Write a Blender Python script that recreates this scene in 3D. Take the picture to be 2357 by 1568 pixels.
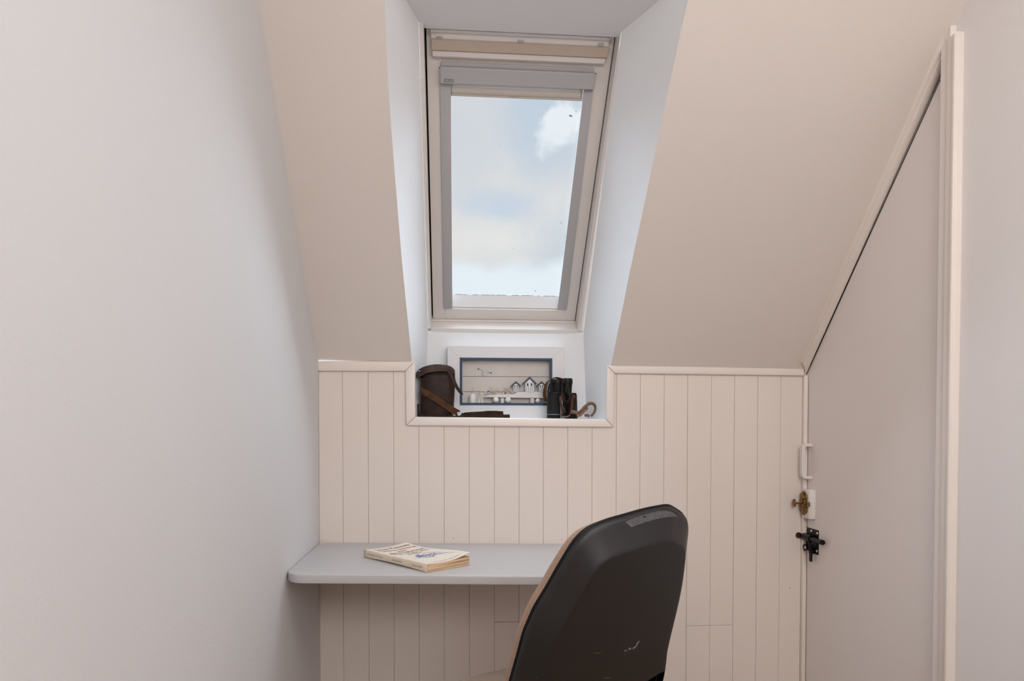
import bpy, bmesh, math, random
import numpy as np
from mathutils import Vector, Matrix
random.seed(7)
for o in list(bpy.data.objects): bpy.data.objects.remove(o)
SC = bpy.context.scene
COL = SC.collection
H = 1.165                                   # eye height above the floor

# ------------------------------------------------------------------ camera
FPX, YAW, PITCH, ROLL, CX, CY, D = 1600., -.0836, .0216, .0008, 1178.5, 1010., 2.529
s_, c_ = math.sin(YAW), math.cos(YAW)
fwd = np.array([-s_*math.cos(PITCH), c_*math.cos(PITCH), -math.sin(PITCH)])
rt = np.array([c_, s_, 0.]); up = np.cross(rt, fwd)
RT = rt*math.cos(ROLL)+up*math.sin(ROLL); UP = -rt*math.sin(ROLL)+up*math.cos(ROLL)
EYE = np.array([0, -D, H])
cam_d = bpy.data.cameras.new('camera'); cam = bpy.data.objects.new('camera', cam_d); COL.objects.link(cam)
M = Matrix.Identity(4)
for i in range(3):
    M[i][0] = RT[i]; M[i][1] = UP[i]; M[i][2] = -fwd[i]; M[i][3] = EYE[i]
cam.matrix_world = M
cam_d.sensor_width = 36; cam_d.lens = FPX/2357*36; cam_d.shift_y = (CY-784)/2357
cam_d.clip_start = .02
SC.camera = cam

# ------------------------------------------------------------------ view, sky, lights
vs = SC.view_settings
vs.view_transform = 'Standard'; vs.look = 'None'; vs.gamma = 1; vs.use_curve_mapping = False
vs.exposure = 0.0
W = bpy.data.worlds.new('sky'); SC.world = W; W.use_nodes = True
nt = W.node_tree; nt.nodes.clear()
def N(t, nt_, **k):
    n = nt_.nodes.new(t)
    for a, b in k.items(): setattr(n, a, b)
    return n
out = N('ShaderNodeOutputWorld', nt); bg = N('ShaderNodeBackground', nt)
tc = N('ShaderNodeTexCoord', nt)
def L(a_, b_): nt.links.new(a_, b_)
def math_(op, a_, b_=None, c_=None):
    n = N('ShaderNodeMath', nt, operation=op)
    for i, v in enumerate((a_, b_, c_)):
        if v is None: continue
        if isinstance(v, (int, float)): n.inputs[i].default_value = v
        else: L(v, n.inputs[i])
    return n.outputs[0]
def noise_(scale, detail, off, rough=.5):
    m_ = N('ShaderNodeMapping', nt); m_.inputs['Location'].default_value = off; L(tc.outputs['Generated'], m_.inputs[0])
    n = N('ShaderNodeTexNoise', nt); n.inputs['Scale'].default_value = scale; n.inputs['Detail'].default_value = detail; n.inputs['Roughness'].default_value = rough
    L(m_.outputs[0], n.inputs['Vector']); return n
def maprange(v, a_, b_, c_=0., d_=1.):
    n = N('ShaderNodeMapRange', nt, interpolation_type='SMOOTHSTEP'); L(v, n.inputs[0])
    for i, q in enumerate((a_, b_, c_, d_)): n.inputs[i+1].default_value = q
    return n.outputs[0]
def mixc(f, a_, col):
    n = N('ShaderNodeMix', nt, data_type='RGBA'); L(f, n.inputs[0]); L(a_, n.inputs[6]); n.inputs[7].default_value = (*col, 1); return n.outputs[2]
nA = noise_(3.5, 5, (1.7, .4, 2.2)); nB = noise_(14, 6, (.3, 5.1, .9), .6); nD = noise_(7, 4, (4.4, 1.3, 8.))
cr = N('ShaderNodeValToRGB', nt)
e = cr.color_ramp.elements
e[0].position = .36; e[0].color = (.56, .64, .74, 1)
e[1].position = .62; e[1].color = (.72, .73, .74, 1)
x = cr.color_ramp.elements.new(.48); x.color = (.645, .69, .745, 1)
L(nA.outputs['Fac'], cr.inputs[0]); sky = cr.outputs[0]
# single clouds, each round its own direction, with ragged edges
def cloud(px, py, rad, soft, col, amount, rag, stretch=(1, 1, 1)):
    global sky
    v_ = fwd + RT*(px-CX)/FPX - UP*(py-CY)/FPX; v_ = v_/np.linalg.norm(v_)
    sub = N('ShaderNodeVectorMath', nt, operation='SUBTRACT'); L(tc.outputs['Generated'], sub.inputs[0]); sub.inputs[1].default_value = tuple(v_)
    mu = N('ShaderNodeVectorMath', nt, operation='MULTIPLY'); L(sub.outputs[0], mu.inputs[0]); mu.inputs[1].default_value = stretch
    ln = N('ShaderNodeVectorMath', nt, operation='LENGTH'); L(mu.outputs[0], ln.inputs[0])
    d_ = math_('ADD', ln.outputs['Value'], math_('MULTIPLY', math_('SUBTRACT', nB.outputs['Fac'], .5), rag))
    f_ = math_('MULTIPLY', maprange(d_, rad+soft, rad-soft), amount)
    sky = mixc(f_, sky, col)
cloud(1130, 600, .12, .07, (.84, .825, .80), .9, .10, (.7, 1, 1.2))
cloud(1240, 520, .07, .05, (.86, .845, .825), .85, .10, (.8, 1, 1.3))
cloud(1110, 380, .07, .05, (.76, .765, .775), .8, .14)
cloud(1230, 390, .05, .04, (.79, .785, .78), .7, .10)
cloud(1050, 330, .05, .04, (.66, .70, .76), .6, .12)
cloud(1165, 468, .024, .022, (.55, .67, .82), .65, .06, (.7, 1, 1.6))
cloud(1310, 600, .05, .05, (.56, .64, .73), .75, .08, (1, 1, .9))
cloud(1190, 635, .03, .03, (.60, .67, .74), .5, .05, (.3, 1, 1.2))
cloud(1255, 260, .05, .03, (.56, .66, .78), .8, .08)
cloud(1250, 330, .05, .03, (.60, .68, .77), .7, .10)
cloud(1312, 272, .020, .010, (.90, .94, .97), .95, .13)
cloud(1285, 302, .014, .012, (.88, .93, .97), .85, .12)
# bright band of cloud along the horizon
sep = N('ShaderNodeSeparateXYZ', nt); L(tc.outputs['Generated'], sep.inputs[0])
h_ = math_('ADD', sep.outputs['Z'], math_('MULTIPLY', math_('SUBTRACT', nD.outputs['Fac'], .5), .10))
h_ = math_('ADD', h_, math_('MULTIPLY', sep.outputs['X'], -.12))
sky = mixc(maprange(h_, .232, .198), sky, (.85, .92, .97))
L(sky, bg.inputs['Color']); L(bg.outputs[0], out.inputs[0]); bg.inputs['Strength'].default_value = 1.0

def area(name, loc, look, sx, sy, power, col):
    l = bpy.data.lights.new(name, 'AREA'); l.shape = 'RECTANGLE'; l.size = sx; l.size_y = sy; l.energy = power; l.color = col
    o = bpy.data.objects.new(name, l); COL.objects.link(o); o.location = loc
    o.rotation_euler = (Vector(look)-Vector(loc)).to_track_quat('-Z', 'Y').to_euler(); return o
fill_d = bpy.data.lights.new('reveal_fill', 'SUN'); fill_d.energy = 15.0; fill_d.angle = math.radians(110); fill_d.color = (.74, .87, 1.)  # added wide sun lamp that brightens the niche reveals; no sun in view
fill = bpy.data.objects.new('reveal_fill', fill_d); COL.objects.link(fill); fill.location = (0, 4, 6)
fill.rotation_euler = (Vector((.2, 0, .4))-Vector((.2, 1.0, 1.6))).to_track_quat('-Z', 'Y').to_euler()
area('overhead_fill', (.80, -2.2, 2.55), (.7, -2.0, 0), .9, 1.2, 14, (1, .965, .955))  # added fill above and behind the camera; no fixture known there
area('rear_fill', (.45, -3.9, 2.15), (.45, 0, 1.0), 1.3, .8, 28, (1, .965, .955))  # added fill behind the camera

# ------------------------------------------------------------------ materials
def mat(name, col, rough=.6, noise=0., nscale=8., bump=0., bscale=200., metal=0., spec=.5, col2=None, stretch=None, coat=0.):
    m = bpy.data.materials.new(name); m.use_nodes = True; t = m.node_tree
    b = t.nodes['Principled BSDF']
    b.inputs['Base Color'].default_value = (*col, 1); b.inputs['Roughness'].default_value = rough
    b.inputs['Metallic'].default_value = metal; b.inputs['Specular IOR Level'].default_value = spec
    b.inputs['Coat Weight'].default_value = coat
    c = N('ShaderNodeTexCoord', t); src = c.outputs['Object']
    if stretch:
        q = N('ShaderNodeMapping', t); q.inputs['Scale'].default_value = stretch; t.links.new(src, q.inputs[0]); src = q.outputs[0]
    if noise or col2:
        n = N('ShaderNodeTexNoise', t); n.inputs['Scale'].default_value = nscale; n.inputs['Detail'].default_value = 5
        t.links.new(src, n.inputs['Vector'])
        r = N('ShaderNodeValToRGB', t); r.color_ramp.elements[0].position = .32; r.color_ramp.elements[1].position = .70
        c2 = col2 or tuple(x*(1-noise) for x in col)
        r.color_ramp.elements[0].color = (*c2, 1); r.color_ramp.elements[1].color = (*col, 1)
        t.links.new(n.outputs['Fac'], r.inputs[0]); t.links.new(r.outputs[0], b.inputs['Base Color'])
    if bump:
        n = N('ShaderNodeTexNoise', t); n.inputs['Scale'].default_value = bscale; n.inputs['Detail'].default_value = 3
        t.links.new(src, n.inputs['Vector'])
        k = N('ShaderNodeBump', t); k.inputs['Strength'].default_value = bump; k.inputs['Distance'].default_value = .002
        t.links.new(n.outputs['Fac'], k.inputs['Height']); t.links.new(k.outputs[0], b.inputs['Normal'])
    return m
M_wall2 = mat('wall_paint_lightened', (.87, .83, .81), .85, noise=.03, nscale=1.2, bump=.25, bscale=160)  # wall paint lightened to make up for weak light on the right wall
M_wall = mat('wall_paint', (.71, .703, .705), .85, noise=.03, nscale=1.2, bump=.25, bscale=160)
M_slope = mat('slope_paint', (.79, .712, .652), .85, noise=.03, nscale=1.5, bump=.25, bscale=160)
M_rev = mat('reveal_paint', (.85, .855, .865), .8, noise=.02, nscale=2, bump=.2, bscale=150)
M_plank = mat('plank_paint', (.82, .73, .662), .5, noise=.04, nscale=3, bump=.12, bscale=90, stretch=(1, 1, .15))
M_trim = mat('trim_paint', (.86, .775, .71), .42, noise=.03, nscale=5, bump=.1, bscale=70)
M_door = mat('door_paint', (.86, .795, .75), .5, noise=.03, nscale=2, bump=.08, bscale=120)
M_white = mat('white_gloss_paint', (.80, .75, .71), .35)
M_win = mat('window_paint', (.76, .71, .675), .4, noise=.04, nscale=6, bump=.06, bscale=60)
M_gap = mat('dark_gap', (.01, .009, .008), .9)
M_blind = mat('blind_aluminium', (.44, .43, .435), .45, metal=0., spec=.5)
M_roll = mat('blind_cloth', (.55, .49, .43), .7)
M_flap = mat('flap_metal', (.56, .465, .39), .35, metal=.2)
M_clip = mat('clear_plastic', (.45, .43, .42), .2)
M_desk = mat('desk_laminate', (.545, .53, .53), .38, noise=.04, nscale=4, bump=.05, bscale=300)
M_floor = mat('floor_boards', (.36, .235, .15), .5, noise=.3, nscale=4, stretch=(1, 8, 1))
M_black = mat('black_plastic', (.013, .0115, .0115), .33, bump=.22, bscale=1100, noise=.1, nscale=4)
M_blackm = mat('black_enamel', (.004, .004, .004), .38, spec=.25)
M_screw = mat('zinc_screw', (.55, .58, .56), .35, metal=.8)
M_brass = mat('aged_brass', (.42, .25, .08), .3, metal=.9, col2=(.12, .07, .025), nscale=90, bump=.6, bscale=220)
M_lea = mat('dark_leather', (.040, .018, .011), .5, spec=.3, col2=(.014, .006, .004), nscale=28, bump=.18, bscale=500)
M_leae = mat('worn_leather_edge', (.13, .068, .035), .6, col2=(.05, .024, .013), nscale=90)
M_strap = mat('tan_leather', (.105, .042, .013), .55, spec=.3, col2=(.048, .019, .007), nscale=40, bump=.3, bscale=300)
M_strapd = mat('brown_leather_strap', (.040, .021, .010), .7, spec=.2, col2=(.020, .010, .006), nscale=50, bump=.3, bscale=300)
M_suede = mat('suede_strap', (.20, .135, .098), .85, col2=(.15, .085, .05), nscale=70, bump=.6, bscale=400)
M_suedel = mat('light_raw_leather', (.28, .165, .10), .8, col2=(.17, .09, .05), nscale=70)
M_grain = mat('black_leatherette', (.006, .006, .0065), .42, bump=.5, bscale=1100, spec=.28)
M_navy = mat('navy_paint', (.012, .052, .12), .5, noise=.35, nscale=90)
M_roof = mat('slate_blue_paint', (.045, .068, .11), .6)
M_offw = mat('frame_white', (.74, .73, .73), .5)
M_box = mat('box_back_white', (.70, .65, .61), .7, noise=.05, nscale=30)
M_wood = mat('painted_driftwood', (.76, .72, .68), .7, noise=.06, nscale=50)
M_rope = mat('rope', (.62, .53, .42), .9)
M_cover = mat('book_cover', (.86, .76, .64), .45)
M_spine = mat('book_spine', (.84, .70, .54), .5, noise=.08, nscale=50)
M_ink = mat('black_ink', (.06, .05, .05), .6)
M_red = mat('red_ink', (.55, .08, .07), .6)
M_blue = mat('blue_ink', (.12, .22, .50), .6)
M_spineink = mat('spine_ink', (.22, .16, .12), .6)
M_scr = mat('scuffed_plastic', (.30, .24, .20), .8)
M_tape = mat('adhesive_residue', (.12, .125, .125), .55, col2=(.05, .052, .053), nscale=260)
M_brownwood = mat('raw_wood_hole', (.16, .06, .02), .8, col2=(.03, .012, .006), nscale=120)
M_spk = mat('dirt_speck', (.22, .25, .30), .9)
M_hole = mat('hole_dark', (.012, .008, .006), .9)
M_fill = mat('joint_filler', (.62, .52, .45), .9)  # filler colour of the backing that shows between planks

def mat_pages():
    m = mat('page_edges', (.72, .50, .30), .8); t = m.node_tree; b = t.nodes['Principled BSDF']
    c = N('ShaderNodeTexCoord', t); q = N('ShaderNodeMapping', t); q.inputs['Scale'].default_value = (6, 6, 520)
    n = N('ShaderNodeTexNoise', t); n.inputs['Scale'].default_value = 1; n.inputs['Detail'].default_value = 2
    r = N('ShaderNodeValToRGB', t); r.color_ramp.elements[0].position = .35; r.color_ramp.elements[1].position = .6
    r.color_ramp.elements[0].color = (.42, .25, .13, 1); r.color_ramp.elements[1].color = (.80, .58, .37, 1)
    t.links.new(c.outputs['Object'], q.inputs[0]); t.links.new(q.outputs[0], n.inputs['Vector']); t.links.new(n.outputs['Fac'], r.inputs[0]); t.links.new(r.outputs[0], b.inputs['Base Color'])
    return m
M_pages = mat_pages()

def mat_knit():
    # beige knitted upholstery: rows of small stitches, from the mesh's own UVs (in metres)
    m = bpy.data.materials.new('knitted_fabric'); m.use_nodes = True; t = m.node_tree; b = t.nodes['Principled BSDF']
    b.inputs['Roughness'].default_value = .9; b.inputs['Sheen Weight'].default_value = .2
    uv = N('ShaderNodeUVMap', t); mp_ = N('ShaderNodeMapping', t); mp_.inputs['Scale'].default_value = (1, 1, 1)
    br = N('ShaderNodeTexBrick', t); br.inputs['Scale'].default_value = 1
    br.inputs['Brick Width'].default_value = .0042; br.inputs['Row Height'].default_value = .0042
    br.inputs['Mortar Size'].default_value = .0009; br.inputs['Mortar Smooth'].default_value = .6
    br.offset = 0.0
    br.inputs['Color1'].default_value = (.60, .41, .29, 1); br.inputs['Color2'].default_value = (.52, .345, .235, 1)
    br.inputs['Mortar'].default_value = (.24, .13, .08, 1)
    bm_ = N('ShaderNodeBump', t); bm_.inputs['Strength'].default_value = .6; bm_.inputs['Distance'].default_value = .001; bm_.invert = True
    t.links.new(uv.outputs[0], mp_.inputs[0]); t.links.new(mp_.outputs[0], br.inputs['Vector'])
    t.links.new(br.outputs['Color'], b.inputs['Base Color']); t.links.new(br.outputs['Fac'], bm_.inputs['Height']); t.links.new(bm_.outputs[0], b.inputs['Normal'])
    return m
M_knit = mat_knit()

def mat_glass():
    m = bpy.data.materials.new('window_glass'); m.use_nodes = True; t = m.node_tree; t.nodes.clear()
    o = N('ShaderNodeOutputMaterial', t); mx = N('ShaderNodeMixShader', t); tr = N('ShaderNodeBsdfTransparent', t); gl = N('ShaderNodeBsdfGlossy', t)
    tr.inputs[0].default_value = (.965, .975, .98, 1); gl.inputs['Roughness'].default_value = .02
    lw = N('ShaderNodeLayerWeight', t); lw.inputs[0].default_value = .5
    pw = N('ShaderNodeMath', t, operation='POWER'); pw.inputs[1].default_value = 5; t.links.new(lw.outputs['Facing'], pw.inputs[0])
    fr = N('ShaderNodeMath', t, operation='MULTIPLY_ADD'); fr.inputs[1].default_value = .4; fr.inputs[2].default_value = .012; t.links.new(pw.outputs[0], fr.inputs[0])
    t.links.new(fr.outputs[0], mx.inputs[0]); t.links.new(tr.outputs[0], mx.inputs[1]); t.links.new(gl.outputs[0], mx.inputs[2]); t.links.new(mx.outputs[0], o.inputs[0])
    return m
M_glass = mat_glass()

# ------------------------------------------------------------------ helpers
def ray(px, py): return fwd + RT*(px-CX)/FPX - UP*(py-CY)/FPX
def on(px, py, n, d):
    """the point of the plane n.x = d (world) seen at a surveyed photo position"""
    n = np.array(n, float); v = ray(px, py); return Vector(EYE + v*((d-n@EYE)/(n@v)))
def onY(px, py, y): return on(px, py, (0, 1, 0), y)
def onX(px, py, x): return on(px, py, (1, 0, 0), x)

def tag(o, label=None, cat=None, group=None, kind=None):
    if label: o['label'] = label
    if cat: o['category'] = cat
    if group: o['group'] = group
    if kind: o['kind'] = kind
    return o
def empty(name, loc, label=None, cat=None, kind=None, rot=(0, 0, 0)):
    o = bpy.data.objects.new(name, None); COL.objects.link(o); o.location = loc; o.rotation_euler = rot; o.empty_display_size = .05
    bpy.context.view_layer.update()
    return tag(o, label, cat, kind=kind)
def obj(name, verts, faces, m, parent=None, smooth=False, bevel=0., seg=2, uv=None, mats=None, fm=None, recalc=True):
    me = bpy.data.meshes.new(name); me.from_pydata([tuple(v) for v in verts], [], faces)
    me.materials.append(m)
    for x in (mats or []): me.materials.append(x)
    if fm:
        for i, k in enumerate(fm): me.polygons[i].material_index = k
    if uv is not None:
        l = me.uv_layers.new(name='UVMap')
        for p in me.polygons:
            for li in p.loop_indices: l.data[li].uv = uv[me.loops[li].vertex_index]
    if bevel or recalc:
        bm = bmesh.new(); bm.from_mesh(me)
        if recalc: bmesh.ops.recalc_face_normals(bm, faces=bm.faces)
        if bevel: bmesh.ops.bevel(bm, geom=[e_ for e_ in bm.edges if e_.calc_face_angle(0) > .5], offset=bevel, segments=seg, affect='EDGES', profile=.5)
        bm.to_mesh(me); bm.free()
    if smooth:
        for p in me.polygons: p.use_smooth = True
        if smooth != 'all':
            try: me.set_sharp_from_angle(angle=math.radians(35))
            except Exception: pass
    o = bpy.data.objects.new(name, me); COL.objects.link(o)
    if parent:
        o.parent = parent
        mw = parent_world(parent); o.matrix_parent_inverse = mw.inverted()
    return o
def parent_world(p):
    m = p.matrix_basis.copy()
    while p.parent: m = p.parent.matrix_basis @ p.matrix_parent_inverse @ m if False else (parent_world(p.parent) @ p.matrix_parent_inverse @ m); break
    return m
BF = [(0, 1, 3, 2), (4, 6, 7, 5), (0, 4, 5, 1), (2, 3, 7, 6), (0, 2, 6, 4), (1, 5, 7, 3)]
def hexa(c):   # 8 corners ordered by (i,j,k) bits
    return [tuple(v) for v in c], BF
def box(name, a, b, m, parent=None, bevel=0., seg=2, smooth=False, fr=None):
    """fr = (origin, ax, ay, az): box in that frame"""
    vs_ = []
    for i in range(2):
        for j in range(2):
            for k in range(2):
                p = Vector((b[0] if i else a[0], b[1] if j else a[1], b[2] if k else a[2]))
                if fr: p = fr[0]+fr[1]*p.x+fr[2]*p.y+fr[3]*p.z
                vs_.append(p)
    return obj(name, vs_, BF, m, parent, bevel=bevel, seg=seg, smooth=smooth or bevel > 0)
def prism(poly, dvec):
    n = len(poly); d = Vector(dvec)
    v = [Vector(p) for p in poly]+[Vector(p)+d for p in poly]
    f = [tuple(range(n))[::-1], tuple(range(n, 2*n))]+[(i, (i+1) % n, n+(i+1) % n, n+i) for i in range(n)]
    return v, f
def pobj(name, poly, dvec, m, parent=None, bevel=0., **k):
    v, f = prism(poly, dvec); return obj(name, v, f, m, parent, bevel=bevel, **k)
def quad(name, pts, m, parent=None): return obj(name, pts, [tuple(range(len(pts)))], m, parent, recalc=False)
def lathe_vf(prof, seg=32, fr=None, cap=True):
    v = []; f = []
    for r, z in prof:
        for k in range(seg):
            a = 2*math.pi*k/seg; p = Vector((r*math.cos(a), r*math.sin(a), z))
            if fr: p = fr[0]+fr[1]*p.x+fr[2]*p.y+fr[3]*p.z
            v.append(p)
    n = len(prof)
    for i in range(n-1):
        for k in range(seg): f.append((i*seg+k, i*seg+(k+1) % seg, (i+1)*seg+(k+1) % seg, (i+1)*seg+k))
    if cap: f.append(tuple(range(seg))[::-1]); f.append(tuple((n-1)*seg+k for k in range(seg)))
    return v, f
def lathe(name, prof, m, parent=None, seg=32, fr=None):
    v, f = lathe_vf(prof, seg, fr); return obj(name, v, f, m, parent, smooth=True)
def frame_at(o, z, x=None):
    z = Vector(z).normalized(); x = Vector(x) if x else (Vector((1, 0, 0)) if abs(z.x) < .9 else Vector((0, 1, 0)))
    x = (x-z*x.dot(z)).normalized(); return (Vector(o), x, z.cross(x), z)
def catmull(pts, n=8):
    P = [Vector(p) for p in pts]; P = [P[0]*2-P[1]]+P+[P[-1]*2-P[-2]]; o = []
    for i in range(1, len(P)-2):
        for k in range(n):
            t = k/n; a, b, c, d = P[i-1:i+3]
            o.append(.5*((2*b)+(c-a)*t+(2*a-5*b+4*c-d)*t*t+(3*b-a-3*c+d)*t**3))
    o.append(P[-2]); return o
def ribbon(name, pts, wid, th, m, parent=None, side=None, n=8, sides=None, taper=None, bevel=0.):
    """a strap: cross-section wid x th swept along pts; side = direction(s) of the width"""
    P = catmull(pts, n); K = len(P)
    if sides: SD = catmull(sides, n)
    v = []; f = []
    for i, p in enumerate(P):
        t = (P[min(i+1, K-1)]-P[max(i-1, 0)]).normalized()
        s = (SD[i] if sides else Vector(side)); s = (s-t*s.dot(t)).normalized(); u = t.cross(s)
        w = wid*(taper(i/(K-1)) if taper else 1)
        for a, b in ((-.5, -.5), (.5, -.5), (.5, .5), (-.5, .5)): v.append(p+s*w*a+u*th*b)
        if i: f += [((i-1)*4+k, (i-1)*4+(k+1) % 4, i*4+(k+1) % 4, i*4+k) for k in range(4)]
    f += [(3, 2, 1, 0), tuple((K-1)*4+k for k in range(4))]
    return obj(name, v, f, m, parent, smooth=True)
def tube_vf(pts, r, seg=8, n=6, rad=None):
    P = catmull(pts, n); K = len(P); v = []; f = []; x = None
    for i, p in enumerate(P):
        t = (P[min(i+1, K-1)]-P[max(i-1, 0)]).normalized()
        if x is None: x = Vector((0, 0, 1)) if abs(t.z) < .9 else Vector((1, 0, 0))
        x = (x-t*x.dot(t)).normalized(); y = t.cross(x); rr = r*(rad(i/(K-1)) if rad else 1)
        for k in range(seg): a = 2*math.pi*k/seg; v.append(p+x*rr*math.cos(a)+y*rr*math.sin(a))
        if i: f += [((i-1)*seg+k, (i-1)*seg+(k+1) % seg, i*seg+(k+1) % seg, i*seg+k) for k in range(seg)]
    f += [tuple(range(seg))[::-1], tuple((K-1)*seg+k for k in range(seg))]
    return v, f
def tube(name, pts, r, m, parent=None, seg=8, n=6, rad=None):
    v, f = tube_vf(pts, r, seg, n, rad); return obj(name, v, f, m, parent, smooth=True)
def merge(parts):
    V = []; Fc = []
    for v, f in parts:
        b = len(V); V += list(v); Fc += [tuple(i+b for i in q) for q in f]
    return V, Fc
def text_vf(body, size, fr, warp=None, align='LEFT', sx=1.):
    """lettering as mesh: fr=(origin, x axis, y axis, normal)"""
    c = bpy.data.curves.new('t', 'FONT'); c.body = body; c.size = size; c.align_x = align; c.resolution_u = 2
    o = bpy.data.objects.new('t', c); COL.objects.link(o)
    bpy.context.view_layer.update()
    me = bpy.data.meshes.new_from_object(o.evaluated_get(bpy.context.evaluated_depsgraph_get()))
    v = []
    for q in me.vertices:
        x, y = q.co.x*sx, q.co.y
        p = fr[0]+fr[1]*x+fr[2]*y
        if warp: p = warp(p)
        v.append(p)
    f = [tuple(p.vertices) for p in me.polygons]
    bpy.data.objects.remove(o); bpy.data.curves.remove(c); bpy.data.meshes.remove(me)
    return v, f

# ================================================================== THE ROOM
XL, XR, XD = -.480, 1.323, 1.331
SB = .0167; SM = 1.11                       # roof slope: SB*x + SM*y + z = const
def roof_z(x, y, off=.215): return H+off-SB*x-SM*y
YB = -4.6; ZC = 2.60
ZT = H+.217
quadf = obj('floor', [(XL-.05, .05, 0), (XR+.1, .05, 0), (XR+.1, YB, 0), (XL-.05, YB, 0), (XL-.05, .05, -.05), (XR+.1, .05, -.05), (XR+.1, YB, -.05), (XL-.05, YB, -.05)],
            [(0, 1, 2, 3), (4, 7, 6, 5), (0, 4, 5, 1), (1, 5, 6, 2), (2, 6, 7, 3), (3, 7, 4, 0)], M_floor)
tag(quadf, 'brown boarded floor of the attic room', kind='structure')
YC = (roof_z(0, 0)-ZC)/SM                   # where the slope meets the flat ceiling
yl = -(0)
def side_poly(X, y0=.04): return [(X, YB, 0), (X, y0, 0), (X, y0, roof_z(X, y0)), (X, (H+.215-SB*X-ZC)/SM, ZC), (X, YB, ZC)]
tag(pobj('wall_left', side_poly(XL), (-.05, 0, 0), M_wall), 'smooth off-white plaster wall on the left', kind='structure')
YDR = -.745
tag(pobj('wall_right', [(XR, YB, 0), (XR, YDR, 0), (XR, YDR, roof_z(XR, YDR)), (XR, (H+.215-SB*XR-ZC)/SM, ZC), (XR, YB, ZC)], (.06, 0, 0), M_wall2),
    'off-white plaster wall on the right, nearer than the cupboard door', kind='structure')
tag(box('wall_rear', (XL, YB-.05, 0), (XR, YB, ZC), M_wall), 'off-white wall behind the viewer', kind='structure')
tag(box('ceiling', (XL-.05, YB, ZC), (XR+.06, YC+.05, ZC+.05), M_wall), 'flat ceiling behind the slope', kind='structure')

# niche corner survey (outer edge on the slope, inner edge at the window casing)
n_ = (SB, SM, 1.)
def roofP(px, py, off=.215): return on(px, py, n_, off+H)
CAS = .51                                    # casing front plane
SASH = .60
def outer(px, py): return roofP(px, py)
ZTOP = H+1.1215                              # level of the niche's ceiling
yo = lambda x: (H+.215-SB*x-ZTOP)/SM
OL = [onY(955, 960, 0), Vector((-.150, -.006, H+.222)), outer(925, 600), outer(903, 330), outer(892, 170), outer(884, 0)]
OL.append(Vector((-.171, yo(-.171), ZTOP)))
OR = [onY(1394, 965, 0), Vector((.5765, -.006, H+.2125)), outer(1450, 625), outer(1512.6, 330), outer(1550, 150), outer(1582, 0)]
OR.append(Vector((.594, yo(.594), ZTOP)))
OL = [p for p in OL if p.z <= ZTOP+1e-6]; OR = [p for p in OR if p.z <= ZTOP+1e-6]
ZS = H+.0165                                 # sill board top
OL[0].z = OR[0].z = ZS; OL[0].y = OR[0].y = 0
YP = .140                                    # back panel of the niche
ILb = Vector((-.1096, YP, ZS)); IRb = Vector((.5142, YP, ZS))
ILm = Vector((-.0976, YP, H+.347)); IRm = Vector((.5011, YP, H+.3475))
ILt = Vector((-.0972, -.5495, ZTOP)); IRt = Vector((.4795, -.5500, ZTOP))

# sloped ceiling: strips round the opening, plastered with a small cove over the moulding
def slope_sheet():
    V = []; F_ = []
    prof = [(-.001, .2165), (-.012, .228), (-.028, .2475), (-.055, .2765)]
    def zz(x, y, base): return H+base-SB*x
    def addstrip(cols):                      # cols: list of point columns (same length)
        b = len(V); n = len(cols[0])
        for c in cols: V.extend(c)
        for i in range(len(cols)-1):
            for k in range(n-1): F_.append((b+i*n+k, b+(i+1)*n+k, b+(i+1)*n+k+1, b+i*n+k+1))
    def colx(xf):
        """column of points from the moulding up to the niche-top level at x=xf(z)"""
        pts = []
        for y, zb in prof:
            x = xf(H+zb); pts.append((x, y, H+zb-SB*x))
        for z in np.linspace(H+.32, ZTOP, 9):
            x = xf(z); y = (H+.215-SB*x-z)/SM; pts.append((x, y, z))
        return pts
    def interp(P):
        zs = [p.z for p in P]; xs = [p.x for p in P]
        return lambda z: float(np.interp(z, zs, xs))
    fl, fr_ = interp(OL), interp(OR)
    addstrip([colx(lambda z: XL-.04), colx(lambda z: (XL+fl(z))/2), colx(fl)])
    addstrip([colx(fr_), colx(lambda z: (XR+fr_(z))/2), colx(lambda z: XR+.06)])
    b = len(V)
    for x in (XL-.04, -.171, .594, XR+.06):
        for z in (ZTOP, ZC+.01): V.append((x, (H+.215-SB*x-z)/SM, z))
    for i in range(3): F_.append((b+i*2, b+i*2+2, b+i*2+3, b+i*2+1))
    bm = bmesh.new()
    vs2 = [bm.verts.new(v) for v in V]
    for f in F_: bm.faces.new([vs2[i] for i in f])
    bmesh.ops.remove_doubles(bm, verts=bm.verts, dist=1e-4)
    bmesh.ops.recalc_face_normals(bm, faces=bm.faces)
    me = bpy.data.meshes.new('ceiling'); bm.to_mesh(me); bm.free(); me.materials.append(M_slope)
    for p in me.polygons: p.use_smooth = True
    o = bpy.data.objects.new('ceiling', me); COL.objects.link(o); return o
tag(slope_sheet(), 'sloping cream plaster ceiling on both sides of the roof window', kind='structure')

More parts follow.
